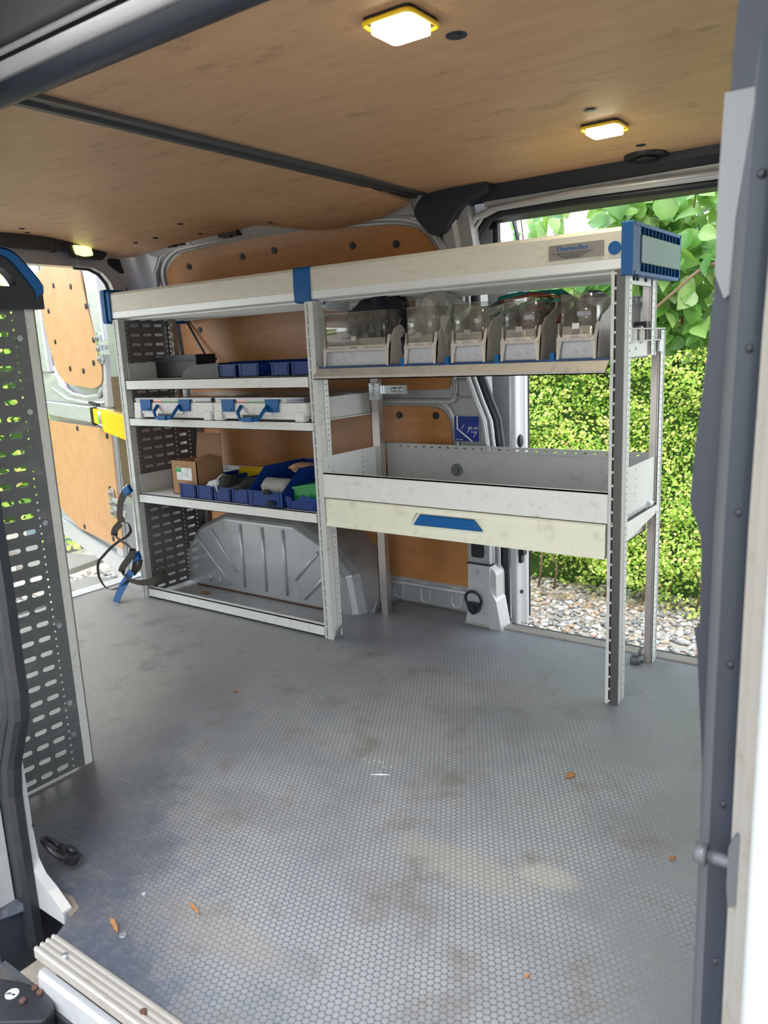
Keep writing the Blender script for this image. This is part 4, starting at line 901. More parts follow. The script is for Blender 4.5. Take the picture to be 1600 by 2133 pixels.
arc_i = [(-.975, 1.098), (-.99, 1.115), (-1.01, 1.132), (-1.03, 1.143), (-1.06, 1.148), (-1.15, 1.146), (-1.165, 1.12), (-1.165, 1.098)]
vs = []; fs = []
# plate with a cut: build as band strips
band_o = [(-.900, 1.092), (-.899, 1.104), (-.906, 1.116), (-.917, 1.130), (-.930, 1.146), (-.944, 1.161), (-.955, 1.170), (-.968, 1.176), (-1.00, 1.180), (-1.10, 1.180), (-1.18, 1.16), (-1.21, 1.092)]
band_i = [(-.952, 1.104), (-.953, 1.110), (-.956, 1.116), (-.960, 1.122), (-.965, 1.128), (-.970, 1.134), (-.976, 1.139), (-.985, 1.143), (-1.01, 1.146), (-1.10, 1.146), (-1.15, 1.13), (-1.165, 1.104)]
for (a, b), (c, d) in zip(zip(band_o, band_i), list(zip(band_o, band_i))[1:]):
    gp.quadprism([(.0, a[0], a[1]), (.0, b[0], b[1]), (.0, d[0], d[1]), (.0, c[0], c[1])], (.028, 0, 0))
gp.prism([(-.897, 1.060), (-.897, 1.100), (-.95, 1.105), (-1.165, 1.105), (-1.21, 1.105), (-1.21, 1.060)], 'x', -.002, .030)
gp.build('grip_body', 'trim', NR)
gb = MB()
for (a, c) in zip(band_o, band_o[1:]):
    def ins(p): return (p[0] + (-1.07 - p[0])*.09, p[1] - .010)
    b, d = ins(a), ins(c)
    gb.quadprism([(.028, a[0]+.004, a[1]+.003), (.028, b[0], b[1]), (.028, d[0], d[1]), (.028, c[0]+.004, c[1]+.003)], (.004, 0, 0))
    gb.quadprism([(-.002, a[0]+.004, a[1]), (.032, a[0]+.004, a[1]), (.032, c[0]+.004, c[1]), (-.002, c[0]+.004, c[1])], (0, .0, .004))
gb.build('grip_band', 'blue', NR)

# ================================================================ OBJECTS
# ---- pull-out clear-front bins
def storage_bin(x0, w, label):
    b = empty('clear_front_bin', label, 'storage bin', 'clear-fronted grey bins on the right shelf', (x0, -.004, .899))
    d = .20; t = .003; sl = .012
    m_ = MB()
    m_.box((0, .01, 0), (w, d, t))                                   # floor
    m_.box((0, d-t, 0), (w, d, .155))                                # back
    side = [(.0, .0), (.0, .050), (.012, .066), (.026, .088), (.040, .105), (.075, .118), (.105, .132), (.115, .152), (d, .155), (d, 0)]
    for a in (0, w-t): m_.prism(side, 'x', a, a+t)
    # front: slanting cheeks either side, band with raised middle, recessed lower panel
    fp = MB().box((t, .012, 0.001), (w-t, .015, .045)); fp.build('front_panel', 'bin_panel', b)
    for a, s in ((0, 1), (w, -1)):
        m_.quadprism([(a, -.002, 0), (a+s*.008, -.002, 0), (a+s*.012, -.001, .030), (a+s*.016, -.001, .048), (a+s*.006, .002, .060), (a+s*.004, .006, .085), (a, .012, .090)], (0, .010, .0))
    m_.quadprism([(t, -.002, .044), (w-t, -.002, .044), (w-t, -.001, .052), (t, -.001, .052)], (0, .014, 0))
    bw = min(.07, w*.5); m_.quadprism([(w/2-bw/2-.008, -.003, .050), (w/2+bw/2+.008, -.003, .050), (w/2+bw/2, -.002, .060), (w/2-bw/2, -.002, .060)], (0, .012, 0))
    m_.quadprism([(.012, .005, .052), (w-.012, .005, .052), (w-.014, .008, .080), (.014, .008, .080)], (0, .003, 0))
    o = m_.build('bin_body', 'grey_plastic', b); bv = o.modifiers.new('b', 'BEVEL'); bv.width = .0012; bv.segments = 1
    text('bin_lettering', 'sortimo', .009, (w/2, -.0034, .0545), FR, 'ink' if w > .2 else 'greyprint', b, ext=.0002)
    c = MB(); pts = [(t+.001, .14), (t+.001, .020), (t+.005, .009), (t+.014, .003), (w-t-.014, .003), (w-t-.005, .009), (w-t-.001, .020), (w-t-.001, .14)]
    vs = []
    for z, top in ((.060, 0), (.156, 1)):
        for x, y in pts: vs.append((x, y if top == 0 or True else y, z - (.02 if (y > .1 and top == 0) else 0) + (.045 if (y > .1 and top == 0) else 0)))
    n = len(pts); c.add(vs, [(i, i+1, n+i+1, n+i) for i in range(n-1)], 0, True)
    co = c.build('clear_window', 'clear', b); sm = co.modifiers.new('s', 'SOLIDIFY'); sm.thickness = .0016
    MB().tube([(x, y, .156) for x, y in pts], .0016, 6).build('window_edge', 'clear', b)
    MB().box((w/2-.009, -.0015, .073), (w/2+.009, .006, .087)).box((w/2-.006, -.003, .074), (w/2+.006, 0, .079)).build('catch', 'rail', b)
    return b
specs = [(.050, .245, 'double-width clear-front grey bin beside the middle upright, holding a black bag'), (.350, .106, 'clear-front grey bin with a crumpled clear bag'),
         (.505, .106, 'middle narrow clear-front bin, third from the left'), (.656, .110, 'clear-front grey bin with red cable coils'), (.812, .104, 'clear-front grey bin next to the right upright, with brown roll inside')]
for x0, w, l in specs: storage_bin(x0, w, l)
def lump(name, c, r, sc, mt, label, cat, seed=1, amp=.25, sub=3):
    rnd = random.Random(seed); bm = bmesh.new(); bmesh.ops.create_icosphere(bm, subdivisions=sub, radius=1)
    ph = [(rnd.uniform(-1,1), rnd.uniform(-1,1), rnd.uniform(-1,1), rnd.uniform(3,9), rnd.uniform(0,6)) for _ in range(9)]
    for v in bm.verts:
        n = v.co.normalized(); k = 1 + sum(amp*.35*abs(math.sin((n.x*a+n.y*b+n.z*c_)*f+p)) for a,b,c_,f,p in ph) - amp*.9
        v.co = Vector((n.x*k*r*sc[0], n.y*k*r*sc[1], max(-sc[2]*r*.85, n.z*k*r*sc[2])))
    me = bpy.data.meshes.new(name); bm.to_mesh(me); bm.free(); me.materials.append(M[mt])
    for p in me.polygons: p.use_smooth = amp < .3
    o = bpy.data.objects.new(name, me); COL.objects.link(o); o.location = c; return tag(o, label, cat)
lump('refuse_bag', (.205, .11, .995), .080, (.95, .85, 1.1), 'bag', 'black plastic bag bulging out of the double-width clear bin', 'bag', 3, .4)
lump('crumpled_bag', (.403, .11, .995), .060, (.72, 1.1, 1.2), 'clearbag', 'crumpled clear plastic bag standing in the second bin', 'bag', 5, .5)
dk = empty('black_case', 'dark box lying in the bottom of the double-width clear bin', 'box', loc=(.115, .10, .903)); MB().bbox((-.05, -.05, 0), (.07, .07, .055), .01).build('box_body', 'black', dk); MB().bbox((-.052, -.052, .04), (.072, .072, .048), .002).build('lid_rim', 'trim', dk)
lump('fittings_heap', (.556, .115, .925), .030, (.95, 1.5, 1.0), 'brownbits', 'heap of brown fittings in the third clear bin', 'fittings', 8, .6, 3)
def coil(name, c, R, r, n, mt, label, cat, seed, tilt=(0,0,0), flat=.4):
    e = empty(name, label, cat, loc=c); rnd = random.Random(seed)
    for k in range(n):
        pts = []; rr = R*rnd.uniform(.7, 1.1); tx, ty = rnd.uniform(-.5,.5)+tilt[0], rnd.uniform(-.5,.5)+tilt[1]; ox, oy, oz = [rnd.uniform(-.015,.015) for _ in range(3)]
        for i in range(28):
            a = 2*PI*i/28; v = Vector((math.cos(a)*rr, math.sin(a)*rr*flat, .1*rr*math.sin(3*a+k))); v.rotate(Matrix.Rotation(tx, 3, 'X')); v.rotate(Matrix.Rotation(ty, 3, 'Y')); pts.append((v.x+ox, v.y+oy, v.z+oz))
        MB().tube(pts, r, 6, 0, True).build('coil_turn', mt, e)
    return e
coil('red_cable', (.712, .11, 1.015), .050, .0032, 7, 'wire_red', 'dull red cable coiled on top of the fourth clear bin', 'cable', 2, (.9, .1, 0), .8)
coil('black_cable_coil', (.712, .11, .985), .045, .004, 7, 'black', 'black cable coil under the red cable in the fourth bin', 'cable', 4, (.9, .3, 0), .8)
te = empty('teal_cable', 'teal cable looping over the third and fourth clear bins', 'cable')
for k in range(4):
    MB().tube([(.50 + .02*k, .20, 1.045 + .004*k), (.56, .18, 1.062 + .004*k), (.63, .17, 1.073 + .003*k), (.70 + .01*k, .17, 1.080 - .002*k), (.76, .15, 1.078 - .006*k), (.80 + .01*k, .12, 1.060 - .006*k), (.77, .10, 1.050), (.70, .10, 1.052), (.63 - .02*k, .11, 1.02), (.58, .10, .965 + .01*k)], .0028, 6).build('cable_turn', 'wire_teal', te)
re_ = empty('red_lead', 'dull red lead lying over the bin rims between third and fourth bins', 'cable')
for k in range(3): MB().tube([(.60, .10, 1.052 + .003*k), (.65, .09, 1.062), (.70, .08 + .01*k, 1.066 + .003*k), (.76, .08, 1.063), (.80, .10, 1.05)], .0032, 6).build('cable_turn', 'wire_red', re_)
# ribbed hose coil in last bin
hz = empty('ribbed_hose', 'dark ribbed hose bent over inside the rightmost clear bin', 'hose')
mb = MB(); pts = [(.830 + .072*i/16, .10, .915 + .10*math.sin(PI*min(1, i/12))) for i in range(17)]; mb.tube(pts, [.020 + (.003 if i % 2 else 0) for i in range(17)], 10); mb.build('hose_body', 'hose', hz)
rr_ = empty('brown_roll', 'brown and white striped roll in the rightmost clear bin', 'roll', loc=(.862, .09, .935)); MB().cyl((-.02, 0, 0), (.03, .01, 0), .038, 20).build('roll_body', 'brownbits', rr_); MB().cyl((-.026, -.002, 0), (-.02, 0, 0), .030, 20).cyl((-.03, -.004, 0), (-.02, 0, 0), .012, 12).build('roll_core', 'white_tub', rr_)
bj = empty('blue_cap_jar', 'jar with dark blue lid behind the rightmost clear bin', 'jar', loc=(.815, .245, .897)); MB().cyl((0, 0, 0), (0, 0, .13), .035, 20).build('jar_body', 'white_tub', bj); MB().cyl((0, 0, .13), (0, 0, .165), .038, 20).sphere((0, 0, .165), .03, 0, (1, 1, .5)).build('lid', 'blue_dk', bj)
tu = empty('white_tub', 'white ribbed-rim tub standing behind the right end post', 'tub', loc=(.902, .255, .897))
MB().cyl((0, 0, 0), (0, 0, .135), .040, 28, 0, .044).build('tub_body', 'white_tub', tu)
for z in (.135, .1515): MB().cyl((0, 0, z), (0, 0, z+.0035), .047, 28).build('rim_ring', 'white_tub', tu)
mb = MB().cyl((0, 0, .1385), (0, 0, .1515), .041, 20).build('neck', 'white_tub', tu)
for i in range(20): a = 2*PI*i/20; MB().box((.044*math.cos(a)-.0015, .044*math.sin(a)-.0015, .1385), (.044*math.cos(a)+.0015, .044*math.sin(a)+.0015, .1515)).build('rim_rib', 'white_tub', tu)

# ---- two assortment cases
def asst_case(x, w, label):
    c = empty('assortment_case', label, 'tool case', 'white assortment cases with blue latches', (x, -.012, .729)); h = .078; d = .32
    MB().bbox((0, 0, .018), (w, d, .060), .006).bbox((.012, .003, .006), (w-.012, d, .020), .002).build('case_body', 'case', c)
    for a in (.006, w-.046): MB().bbox((a, -.006, .0), (a+.038, .02, .030), .004).build('case_foot', 'case', c)
    MB().bbox((.004, .002, .060), (w-.004, d, h), .006).build('case_lid', 'clear', c)
    MB().bbox((w*.22, .004, .0605), (w*.36, .25, .069), .002).build('contents_tray', 'redprint', c); MB().bbox((w*.37, .004, .0605), (w*.58, .25, .068), .002).build('contents_tray', 'greenprint', c); MB().bbox((w*.80, .004, .0605), (w*.94, .25, .070), .002).build('contents_tray', 'blue_dk', c)
    MB().bbox((.01, .004, .0602), (w*.21, .28, .066), .002).bbox((w*.6, .004, .0602), (w*.79, .28, .066), .002).build('contents_tray', 'case', c)
    for a in (.045, w-.175): 
        l = MB().quadprism([(a, -.005, .072), (a+.062, -.005, .072), (a+.058, -.007, .030), (a+.004, -.007, .030)], (0, .008, 0)).box((a+.010, -.009, .034), (a+.050, -.006, .040)).build('latch', 'blue', c)
    m0 = w*.5 - .01
    MB().bbox((m0-.075, -.004, .020), (m0+.075, .0, .058), .002).build('front_recess', 'case', c)
    hd_ = MB().tube([(m0-.060, -.006, .050), (m0-.058, -.028, .030), (m0-.042, -.034, .008), (m0+.042, -.034, .008), (m0+.058, -.028, .030), (m0+.060, -.006, .050)], .007, 6, 0, False, .9)
    hd_.bbox((m0-.022, -.044, .0), (m0+.022, -.028, .016), .003); hd_.build('handle', 'blue', c)
    MB().bbox((m0-.036, -.029, .010), (m0+.036, -.022, .022), .002).build('handle_grip', 'dark_grip', c)
    return c
asst_case(-.895, .438, 'white assortment case with blue latches and handle, left one of two')
asst_case(-.453, .428, 'white assortment case with blue latches, next to the middle upright')
# behind upper row: blue bins and dark objects
def open_bin(x, y, z, w, d, h, label, mt='bin_blue', name='blue_bin', grp='blue bins on the lower shelf', front=.62, rz=0):
    b = empty(name, label, 'bin', grp, (x, y, z), rz); t = .0025
    m_ = MB().box((0, 0, 0), (w, d, t)); m_.box((0, d-t, 0), (w, d, h)); m_.box((0, 0, 0), (w, t, h*front))
    for a in (0, w-t): m_.prism([(0, 0), (0, h*front), (d*.16, h*.72), (d*.30, h), (d, h), (d, 0)], 'x', a, a+t)
    m_.build('bin_body', mt, b)
    r = MB().box((-.002, -.003, h*front-.004), (w+.002, 0, h*front)); r.box((w*.10, -.0015, .0), (w*.14, 0, h*front)); r.box((w*.86, -.0015, .0), (w*.90, 0, h*front))
    r.build('front_rim', mt, b)
    for a in (-.002, w): MB().box((a, d*.30, h-.004), (a+.002, d, h)).build('side_rim', mt, b)
    return b
for i, (x, w) in enumerate([(-.470, .085), (-.375, .10), (-.222, .085), (-.130, .085)]):
    open_bin(x, .045, .8735, w, .17, .052, ['leftmost small blue bin on the top left shelf', 'second small blue bin on the top left shelf', 'third small blue bin on the top left shelf', 'small blue bin on the top left shelf touching the middle upright'][i], 'bin_blue', 'small_blue_bin', 'small blue bins on the top left shelf', .85)
bx = empty('black_toolbox', 'flat black box at the left end of the top left shelf, against the perforated end', 'box', loc=(-.935, .14, .8735)); MB().bbox((0, 0, 0), (.24, .10, .085), .006).build('box_body', 'black', bx); MB().bbox((-.003, -.003, .06), (.243, .103, .07), .002).build('rim', 'trim', bx)
bt = empty('black_tray', 'curved-end black tray between the black box and the blue bins', 'tray', loc=(-.68, .05, .8735)); MB().prism([(0, 0), (.02, .03), (.06, .046), (.20, .05), (.20, 0)], 'y', 0, .16).build('tray_body', 'black', bt)
# ---- lower shelf: cardboard box, bins, contents
cbx = empty('cardboard_box', 'open brown cardboard box with white shipping label at the left of the lower shelf', 'box', loc=(-.79, .05, .432))
bxm = MB(); W_, D_, H_ = .145, .13, .13
bxm.box((0, 0, 0), (W_, .003, H_)); bxm.box((0, D_-.003, 0), (W_, D_, H_)); bxm.box((0, 0, 0), (.003, D_, H_)); bxm.box((W_-.003, 0, 0), (W_, D_, H_)); bxm.box((0, 0, 0), (W_, D_, .003)); bxm.build('box_body', 'card', cbx)
MB().quadprism([(0, D_-.003, H_), (W_, D_-.003, H_), (W_-.004, D_+.004, H_+.095), (.010, D_+.004, H_+.095)], (0, .003, 0)).build('flap', 'card_in', cbx)
MB().quadprism([(0, .0, H_), (W_, .0, H_), (W_*.96, .03, H_-.012), (W_*.5, .035, H_-.02), (W_*.04, .03, H_-.008)], (0, 0, .002)).build('flap', 'card', cbx)
MB().quadprism([(W_, .0, H_), (W_, D_, H_), (W_-.04, D_*.8, H_+.015), (W_-.03, .02, H_+.006)], (0, 0, .003)).build('flap', 'card', cbx)
lb = MB().box((.030, -.001, .058), (.116, 0, .105)).build('shipping_label', 'white', cbx)
MB().box((.030, -.0016, .088), (.057, -.001, .104)).build('label_patch', 'greenprint', lb)
mb = MB()
for z, a, b in ((.101, .085, .105), (.095, .078, .104), (.087, .060, .100), (.080, .060, .098), (.076, .075, .095), (.074, .040, .052), (.068, .042, .046), (.062, .035, .040)): mb.box((a, -.0015, z-.0008), (b, -.001, z+.0008))
mb.box((.057, -.0015, .060), (.0575, -.001, .104)); mb.box((.058, -.0015, .0725), (.112, -.001, .0729)); mb.build('label_print', 'greyprint', lb)
yp = empty('yellow_packet', 'yellow packet at the back of the lower shelf behind the blue bins', 'packet', loc=(-.66, .275, .432)); MB().bbox((0, 0, 0), (.14, .045, .075), .008).build('packet_body', 'yellow', yp); MB().box((.0, .02, .073), (.14, .025, .078)).build('seam', 'yellow', yp)
labs = ['leftmost shallow blue bin on the lower shelf beside the cardboard box', 'second shallow blue bin on the lower shelf, with a pale scrap', 'third shallow blue bin holding a fuzzy black roll', 'fourth shallow blue bin next to the tall blue bin']
for i in range(4): open_bin(-.705 + i*.0925, .012, .432, .090, .30, .060, labs[i], 'bin_blue', 'blue_bin', 'shallow blue bins on the lower shelf', .88)
open_bin(-.335, .004, .432, .165, .30, .125, 'tall blue bin holding a translucent bottle on the lower shelf', 'bin_blue', 'tall_blue_bin', None, .44)
bkb = open_bin(-.163, .012, .432, .135, .30, .120, 'blue bin with a jagged broken front edge beside the middle upright', 'bin_blue', 'broken_blue_bin', None, .25)
MB().prism([(0, .02), (0, .045), (.02, .040), (.03, .028), (.05, .035), (.075, .052), (.09, .046), (.105, .05), (.12, .042), (.135, .044), (.135, .02)], 'y', -.001, .003).build('broken_edge', 'bin_blue', bkb)
gbn = empty('green_bin', 'green ribbed bin inside the broken blue bin', 'bin', loc=(-.10, .035, .437), rz=.0)
MB().quadprism([(-.045, 0, .0), (.065, 0, .0), (.065, 0, .085), (-.045, 0, .065)], (0, .12, 0)).build('bin_body', 'green', gbn); MB().quadprism([(-.05, -.004, .060), (.066, -.004, .080), (.066, -.004, .087), (-.05, -.004, .067)], (0, .13, 0)).build('rim', 'green', gbn)
bo = empty('plastic_bottle', 'translucent ribbed plastic bottle lying in the tall blue bin', 'bottle', loc=(-.285, .06, .49))
mb = MB(); prof = []
for i in range(15): prof.append((0.0 + .008*i, .034 + (.0015 if i % 2 else 0) - (.010 if i == 0 else 0)))
mb.tube([(x-.01, 0, 0) for x, r in prof], [r for x, r in prof], 16); mb.build('bottle_body', 'clearbag', bo); MB().cyl((-.03, 0, 0), (-.01, 0, 0), .012, 12).build('cap', 'white_tub', bo)
tp = empty('fuzzy_roll', 'grey-rimmed roll of fuzzy black material standing in the third blue bin', 'roll', loc=(-.475, .045, .487))
MB().cyl((-.022, 0, 0), (.022, .012, 0), .037, 24).build('roll_body', 'tape', tp); MB().tube([(-.024, .036*math.cos(a*PI/12), .036*math.sin(a*PI/12)) for a in range(24)], .004, 6, 0, True).build('roll_edge', 'post', tp)
lump('black_scrap', (-.40, .09, .478), .040, (1.1, 1.2, .5), 'tape', 'tangle of black scrap beside the fuzzy roll', 'scrap', 12, .6)
lump('pale_scrap', (-.575, .08, .475), .022, (1.3, .7, .6), 'white_tub', 'small pale scrap in the second blue bin', 'scrap', 14, .5)
lump('brown_parcel', (-.215, .17, .545), .030, (1.4, 1, .5), 'card', 'small brown parcel at the back of the tall blue bin', 'parcel', 15, .3)
for i, (x, z) in enumerate([(-.235, .484), (-.222, .447)]): lump('loose_screw', (x, -.002, z), .010, (1.2, .6, .7), 'tape', ['dark fastener clump on the rim of the tall blue bin', 'dark fastener clump on the front of the tall blue bin'][i], 'fastener', 20+i, .5, 2)

# ---- tie-down rings
def tie_ring(loc, rx, label, rz=0):
    r = empty('tie_down_ring', label, 'lashing ring', 'black lashing rings', loc, rz)
    MB().tube([(.030*math.sin(a), -.016 - .006*math.cos(a), .030*math.cos(a)+.012) for a in [2*PI*i/24 for i in range(24)]], .0048, 8, 0, True).build('ring', 'black', r)
    MB().prism(rounded([(-.026, .0), (.026, .0), (.020, -.030), (.0, -.044), (-.020, -.030)], .008, 3), 'y', -.020, -.003).cyl((0, -.020, -.018), (0, -.027, -.018), .011, 6).build('ring_base', 'black', r)
    return r
tie_ring((.367, .352, .085), 0, 'black lashing ring bolted to the pillar foot by the far door')
r2 = tie_ring((.335, -1.215, .02), 0, 'black lashing ring lying by the near pillar foot, lower left', rz=PI)
r2.rotation_euler = (math.radians(-50), 0, math.radians(160)); r2.location = (.325, -1.20, .030)

# ---- blue cargo-securing sticker on the pillar
stk = empty('load_sticker', 'square blue and white load securing sticker on the far door pillar', 'sticker', loc=(.305, wy(.67)-.0235, .668))
hw, hh_ = .0505, .0455
MB().box((-hw, -.001, -hh_), (hw, 0, hh_)).build('sticker_sheet', 'greyprint', stk)
MB().box((-hw+.003, -.0014, -hh_+.003), (hw-.003, -.001, hh_-.003)).build('blue_field', 'blueprint', stk)
def bar(p, q, w): 
    p, q = Vector(p), Vector(q); d = (q-p).normalized()*0.5; n = Vector((-d.y, d.x))*2*w*.5*2*.5
    return [(p+n)[:], (q+n)[:], (q-n)[:], (p-n)[:]]
mb = MB()
for p, q, w in [((-.036, .043), (-.036, -.002), .005), ((-.0365, .0), (.022, -.043), .005)]: mb.prism(bar(p, q, w), 'y', -.0018, -.0014)
mb.build('white_line', 'white', stk)
mb = MB()
for x, y in ((-.020, -.001), (.002, -.014), (.025, -.029)): mb.prism(bar((x, y), (x+.009, y+.013), .0016), 'y', -.0018, -.0014); mb.cyl((x+.009, -.0018, y+.013), (x+.009, -.0014, y+.013), .002, 8)
mb.build('arrow_mark', 'white', stk)
mb = MB()
for p, q in [((.016, .043), (.016, .024)), ((.016, .024), (-.03, .004)), ((.016, .024), (.045, .008))]: mb.prism(bar(p, q, .0006), 'y', -.0018, -.0014)
mb.build('thin_line', 'dullblue', stk)
text('sticker_lettering', '500 daN', .0115, (.025, -.0018, .003), FR, 'white', stk, .0002); text('sticker_lettering', '5 kN', .0115, (.029, -.0018, -.011), FR, 'white', stk, .0002)
text('sticker_lettering', 'ISO 27956', .0065, (-.0285, -.0018, -.037), FR, 'white', stk, .0002)

# ---- hanging strap on the left upright
ss = empty('cargo_strap', 'grey-brown webbing strap with two blue buckles looped on the left upright', 'strap')
def curve_pts(P, n=8):
    P = [Vector(p) for p in P]; out = []
    for i in range(len(P)-1):
        p0 = P[max(0, i-1)]; p1 = P[i]; p2 = P[i+1]; p3 = P[min(len(P)-1, i+2)]
        for k in range(n):
            t = k/n; out.append(.5*((2*p1) + (-p0+p2)*t + (2*p0-5*p1+4*p2-p3)*t*t + (-p0+3*p1-3*p2+p3)*t**3))
    out.append(P[-1]); return out
loop = curve_pts([(-1.011, -0.05, 0.314), (-1.055, -0.05, 0.28), (-1.053, -0.05, 0.255), (-1.005, -0.055, 0.241), (-0.949, -0.06, 0.225), (-0.94, -0.06, 0.206), (-0.971, -0.06, 0.173), (-1.011, -0.06, 0.138), (-1.024, -0.06, 0.116), (-0.989, -0.07, 0.098), (-0.951, -0.07, 0.089), (-0.89, -0.07, 0.09), (-0.834, -0.055, 0.101), (-0.819, -0.03, 0.116), (-0.837, 0.0, 0.127), (-0.887, 0.03, 0.123), (-0.93, 0.05, 0.075)], 6)
MB().ribbon(loop, Vector((-.45, -.35, .82)), .027).build('webbing', 'strap', ss)
loop2 = curve_pts([(-1.014, -0.045, 0.319), (-0.971, -0.045, 0.317), (-0.958, -0.045, 0.291), (-0.981, -0.045, 0.265), (-1.032, -0.047, 0.24), (-1.091, -0.05, 0.206), (-1.147, -0.055, 0.164), (-1.179, -0.06, 0.133), (-1.181, -0.065, 0.086), (-1.154, -0.07, 0.05), (-1.116, -0.07, 0.031), (-1.069, -0.07, 0.038), (-1.018, -0.07, 0.059), (-0.972, -0.07, 0.09)], 6)
MB().ribbon(loop2, Vector((-.55, .75, -.35)), .024).build('webbing', 'strap', ss)
MB().ribbon(curve_pts([(-0.955, -0.035, 0.451), (-0.982, -0.04, 0.431), (-1.002, -0.043, 0.401), (-1.012, -0.044, 0.371), (-1.016, -0.045, 0.342), (-1.008, -0.045, 0.317)]), Vector((.9, .3, -.2)), .028).build('webbing', 'strap', ss)
MB().ribbon(curve_pts([(-0.962, -0.035, 0.168), (-0.974, -0.035, 0.136), (-0.993, -0.035, 0.098), (-0.968, -0.035, 0.117), (-0.949, -0.03, 0.138), (-0.935, -0.03, 0.17)]), Vector((.8, .6, .1)), .018).build('webbing', 'strap', ss)
MB().ribbon(curve_pts([(-0.975, -0.05, 0.12), (-0.992, -0.07, 0.083), (-1.009, -0.09, 0.042), (-1.012, -0.112, 0.003)]), Vector((1, .25, .3)), .038).build('strap_end', 'blue_strap', ss)['label'] = 'blue strap end'
for c_, rz_ in (((-.955, -.038, .449), -.5), ((-.945, -.038, .18), -.5)):
    bkl = MB().bbox((-.020, -.010, -.015), (.020, .008, .016), .006).build('buckle', 'blue', ss, c_); bkl.rotation_euler = (0, rz_, 0)
    cl = MB().bbox((-.021, -.008, .014), (.021, .006, .019), .002).build('buckle_clamp', 'zinc', ss, c_); cl.rotation_euler = (0, rz_, 0)

# ---- small litter on the floor
for i, (x, y, a, l, w, lab) in enumerate([(1.013, -.389, 1.2, .030, .017, 'dry brown leaf fragment in the right half of the floor'), (.539, -1.23, -.35, .045, .008, 'thin curled dry leaf beside the near-side sill'), (1.279, -.558, .2, .014, .008, 'small brown fleck near the right door pillar'),
        (.625, -1.128, -.3, .045, .006, 'straw-coloured sliver on the floor right of the curled leaf'), (.030, -.46, .1, .022, .008, 'small brown fleck in the middle left of the floor'), (1.174, -.953, .4, .010, .006, 'tiny orange fleck at the bottom of the floor'),
        (-.78, .15, .2, .06, .03, 'crumpled brown leaf behind the bottom rail by the wheel arch')]):
    d_ = Vector((math.cos(a), math.sin(a), 0)); n_2 = Vector((-d_.y, d_.x, 0)); c = Vector((x, y, .002)); mb = MB()
    P_ = [c - d_*l/2, c - d_*l*.2 + n_2*w/2 + Vector((0,0,.003)), c + d_*l*.25 + n_2*w*.4 + Vector((0,0,.004)), c + d_*l/2, c + d_*l*.2 - n_2*w*.45 + Vector((0,0,.002)), c - d_*l*.25 - n_2*w*.4]
    mb.quadprism(P_, (0, 0, .0006)); tag(mb.build('dry_leaf', 'leaf_dry'), lab, 'leaf')
mb = MB().quadprism([(.628, -.612, .0), (.645, -.600, 0), (.665, -.592, 0), (.646, -.604, 0)], (0, 0, .001))
for i in range(9):
    x, y = .57 + random.random()*.09, -.60 + random.random()*.05; mb.box((x, y, 0), (x+random.uniform(.001,.003), y+.0018, .001))
tag(mb.build('white_crumbs', 'white'), 'scattered white crumbs in the middle of the floor', 'debris', kind='stuff')

# ================================================================ OUTSIDE
GZ = -.55
grd = struct(MB().box((-14, -12, GZ-.05), (8, 14, GZ-.005)).build('ground', 'soil'))
def ico(sub):
    bm = bmesh.new(); bmesh.ops.create_icosphere(bm, subdivisions=sub, radius=1); v = np.array([x.co[:] for x in bm.verts]); bm.verts.index_update(); f = [tuple(q.index for q in p.verts) for p in bm.faces]; bm.free(); return v, np.array(f)
IV, IF = ico(1)
def pebble_xf(x, y, r):
    s = np.array([rng.uniform(.8, 1.5), rng.uniform(.7, 1.1), rng.uniform(.45, .8)]) * r; th = rng.uniform(0, PI)
    v = IV * (1 + rng.uniform(-.12, .12, (len(IV), 1))) * s; c, q = math.cos(th), math.sin(th)
    v = np.stack([v[:,0]*c - v[:,1]*q, v[:,0]*q + v[:,1]*c, v[:,2]], 1); t = rng.uniform(-.5, .5); c, q = math.cos(t), math.sin(t)
    return np.stack([v[:,0], v[:,1]*c - v[:,2]*q, v[:,1]*q + v[:,2]*c], 1) + np.array([x, y, GZ + r*.25])
peb_xy = []
for k in range(5200): peb_xy.append((rng.uniform(-.75, 1.35), rng.uniform(1.05, 2.75)))
for k in range(2600):
    x, y = rng.uniform(-3.4, -1.7), rng.uniform(-.1, 1.35)
    peb_xy.append((x, y))
camx, camy = 1.617, -1.874
vis = sorted(range(len(peb_xy)), key=lambda i: math.hypot(peb_xy[i][0]-camx, peb_xy[i][1]-camy) if (peb_xy[i][1] > 1.5 and -.55 < peb_xy[i][0] < 1.2) else 99)
near = set(vis[:300]); allv = []; allf = []; off = 0
pm = M['pebble']
proto = []
for k in range(8):
    v = pebble_xf(0, 0, .020) - np.array([0, 0, GZ + .005]); me = bpy.data.meshes.new('pebble'); me.from_pydata(v.tolist(), [], IF.tolist()); me.materials.append(pm)
    me.polygons.foreach_set('use_smooth', [True]*len(IF)); proto.append(me)
for i, (x, y) in enumerate(peb_xy):
    r = rng.uniform(.009, .021)
    if i in near:
        ob = bpy.data.objects.new('pebble', proto[i % 8]); COL.objects.link(ob); ob.parent = grd; ob.location = (x, y, GZ + .006); ob.rotation_euler = (0, 0, rng.uniform(0, 6)); q = r/.020*1.05; ob.scale = (q, q, q)
    else:
        allv.append(pebble_xf(x, y, r)); allf.append(IF + off); off += len(IV)
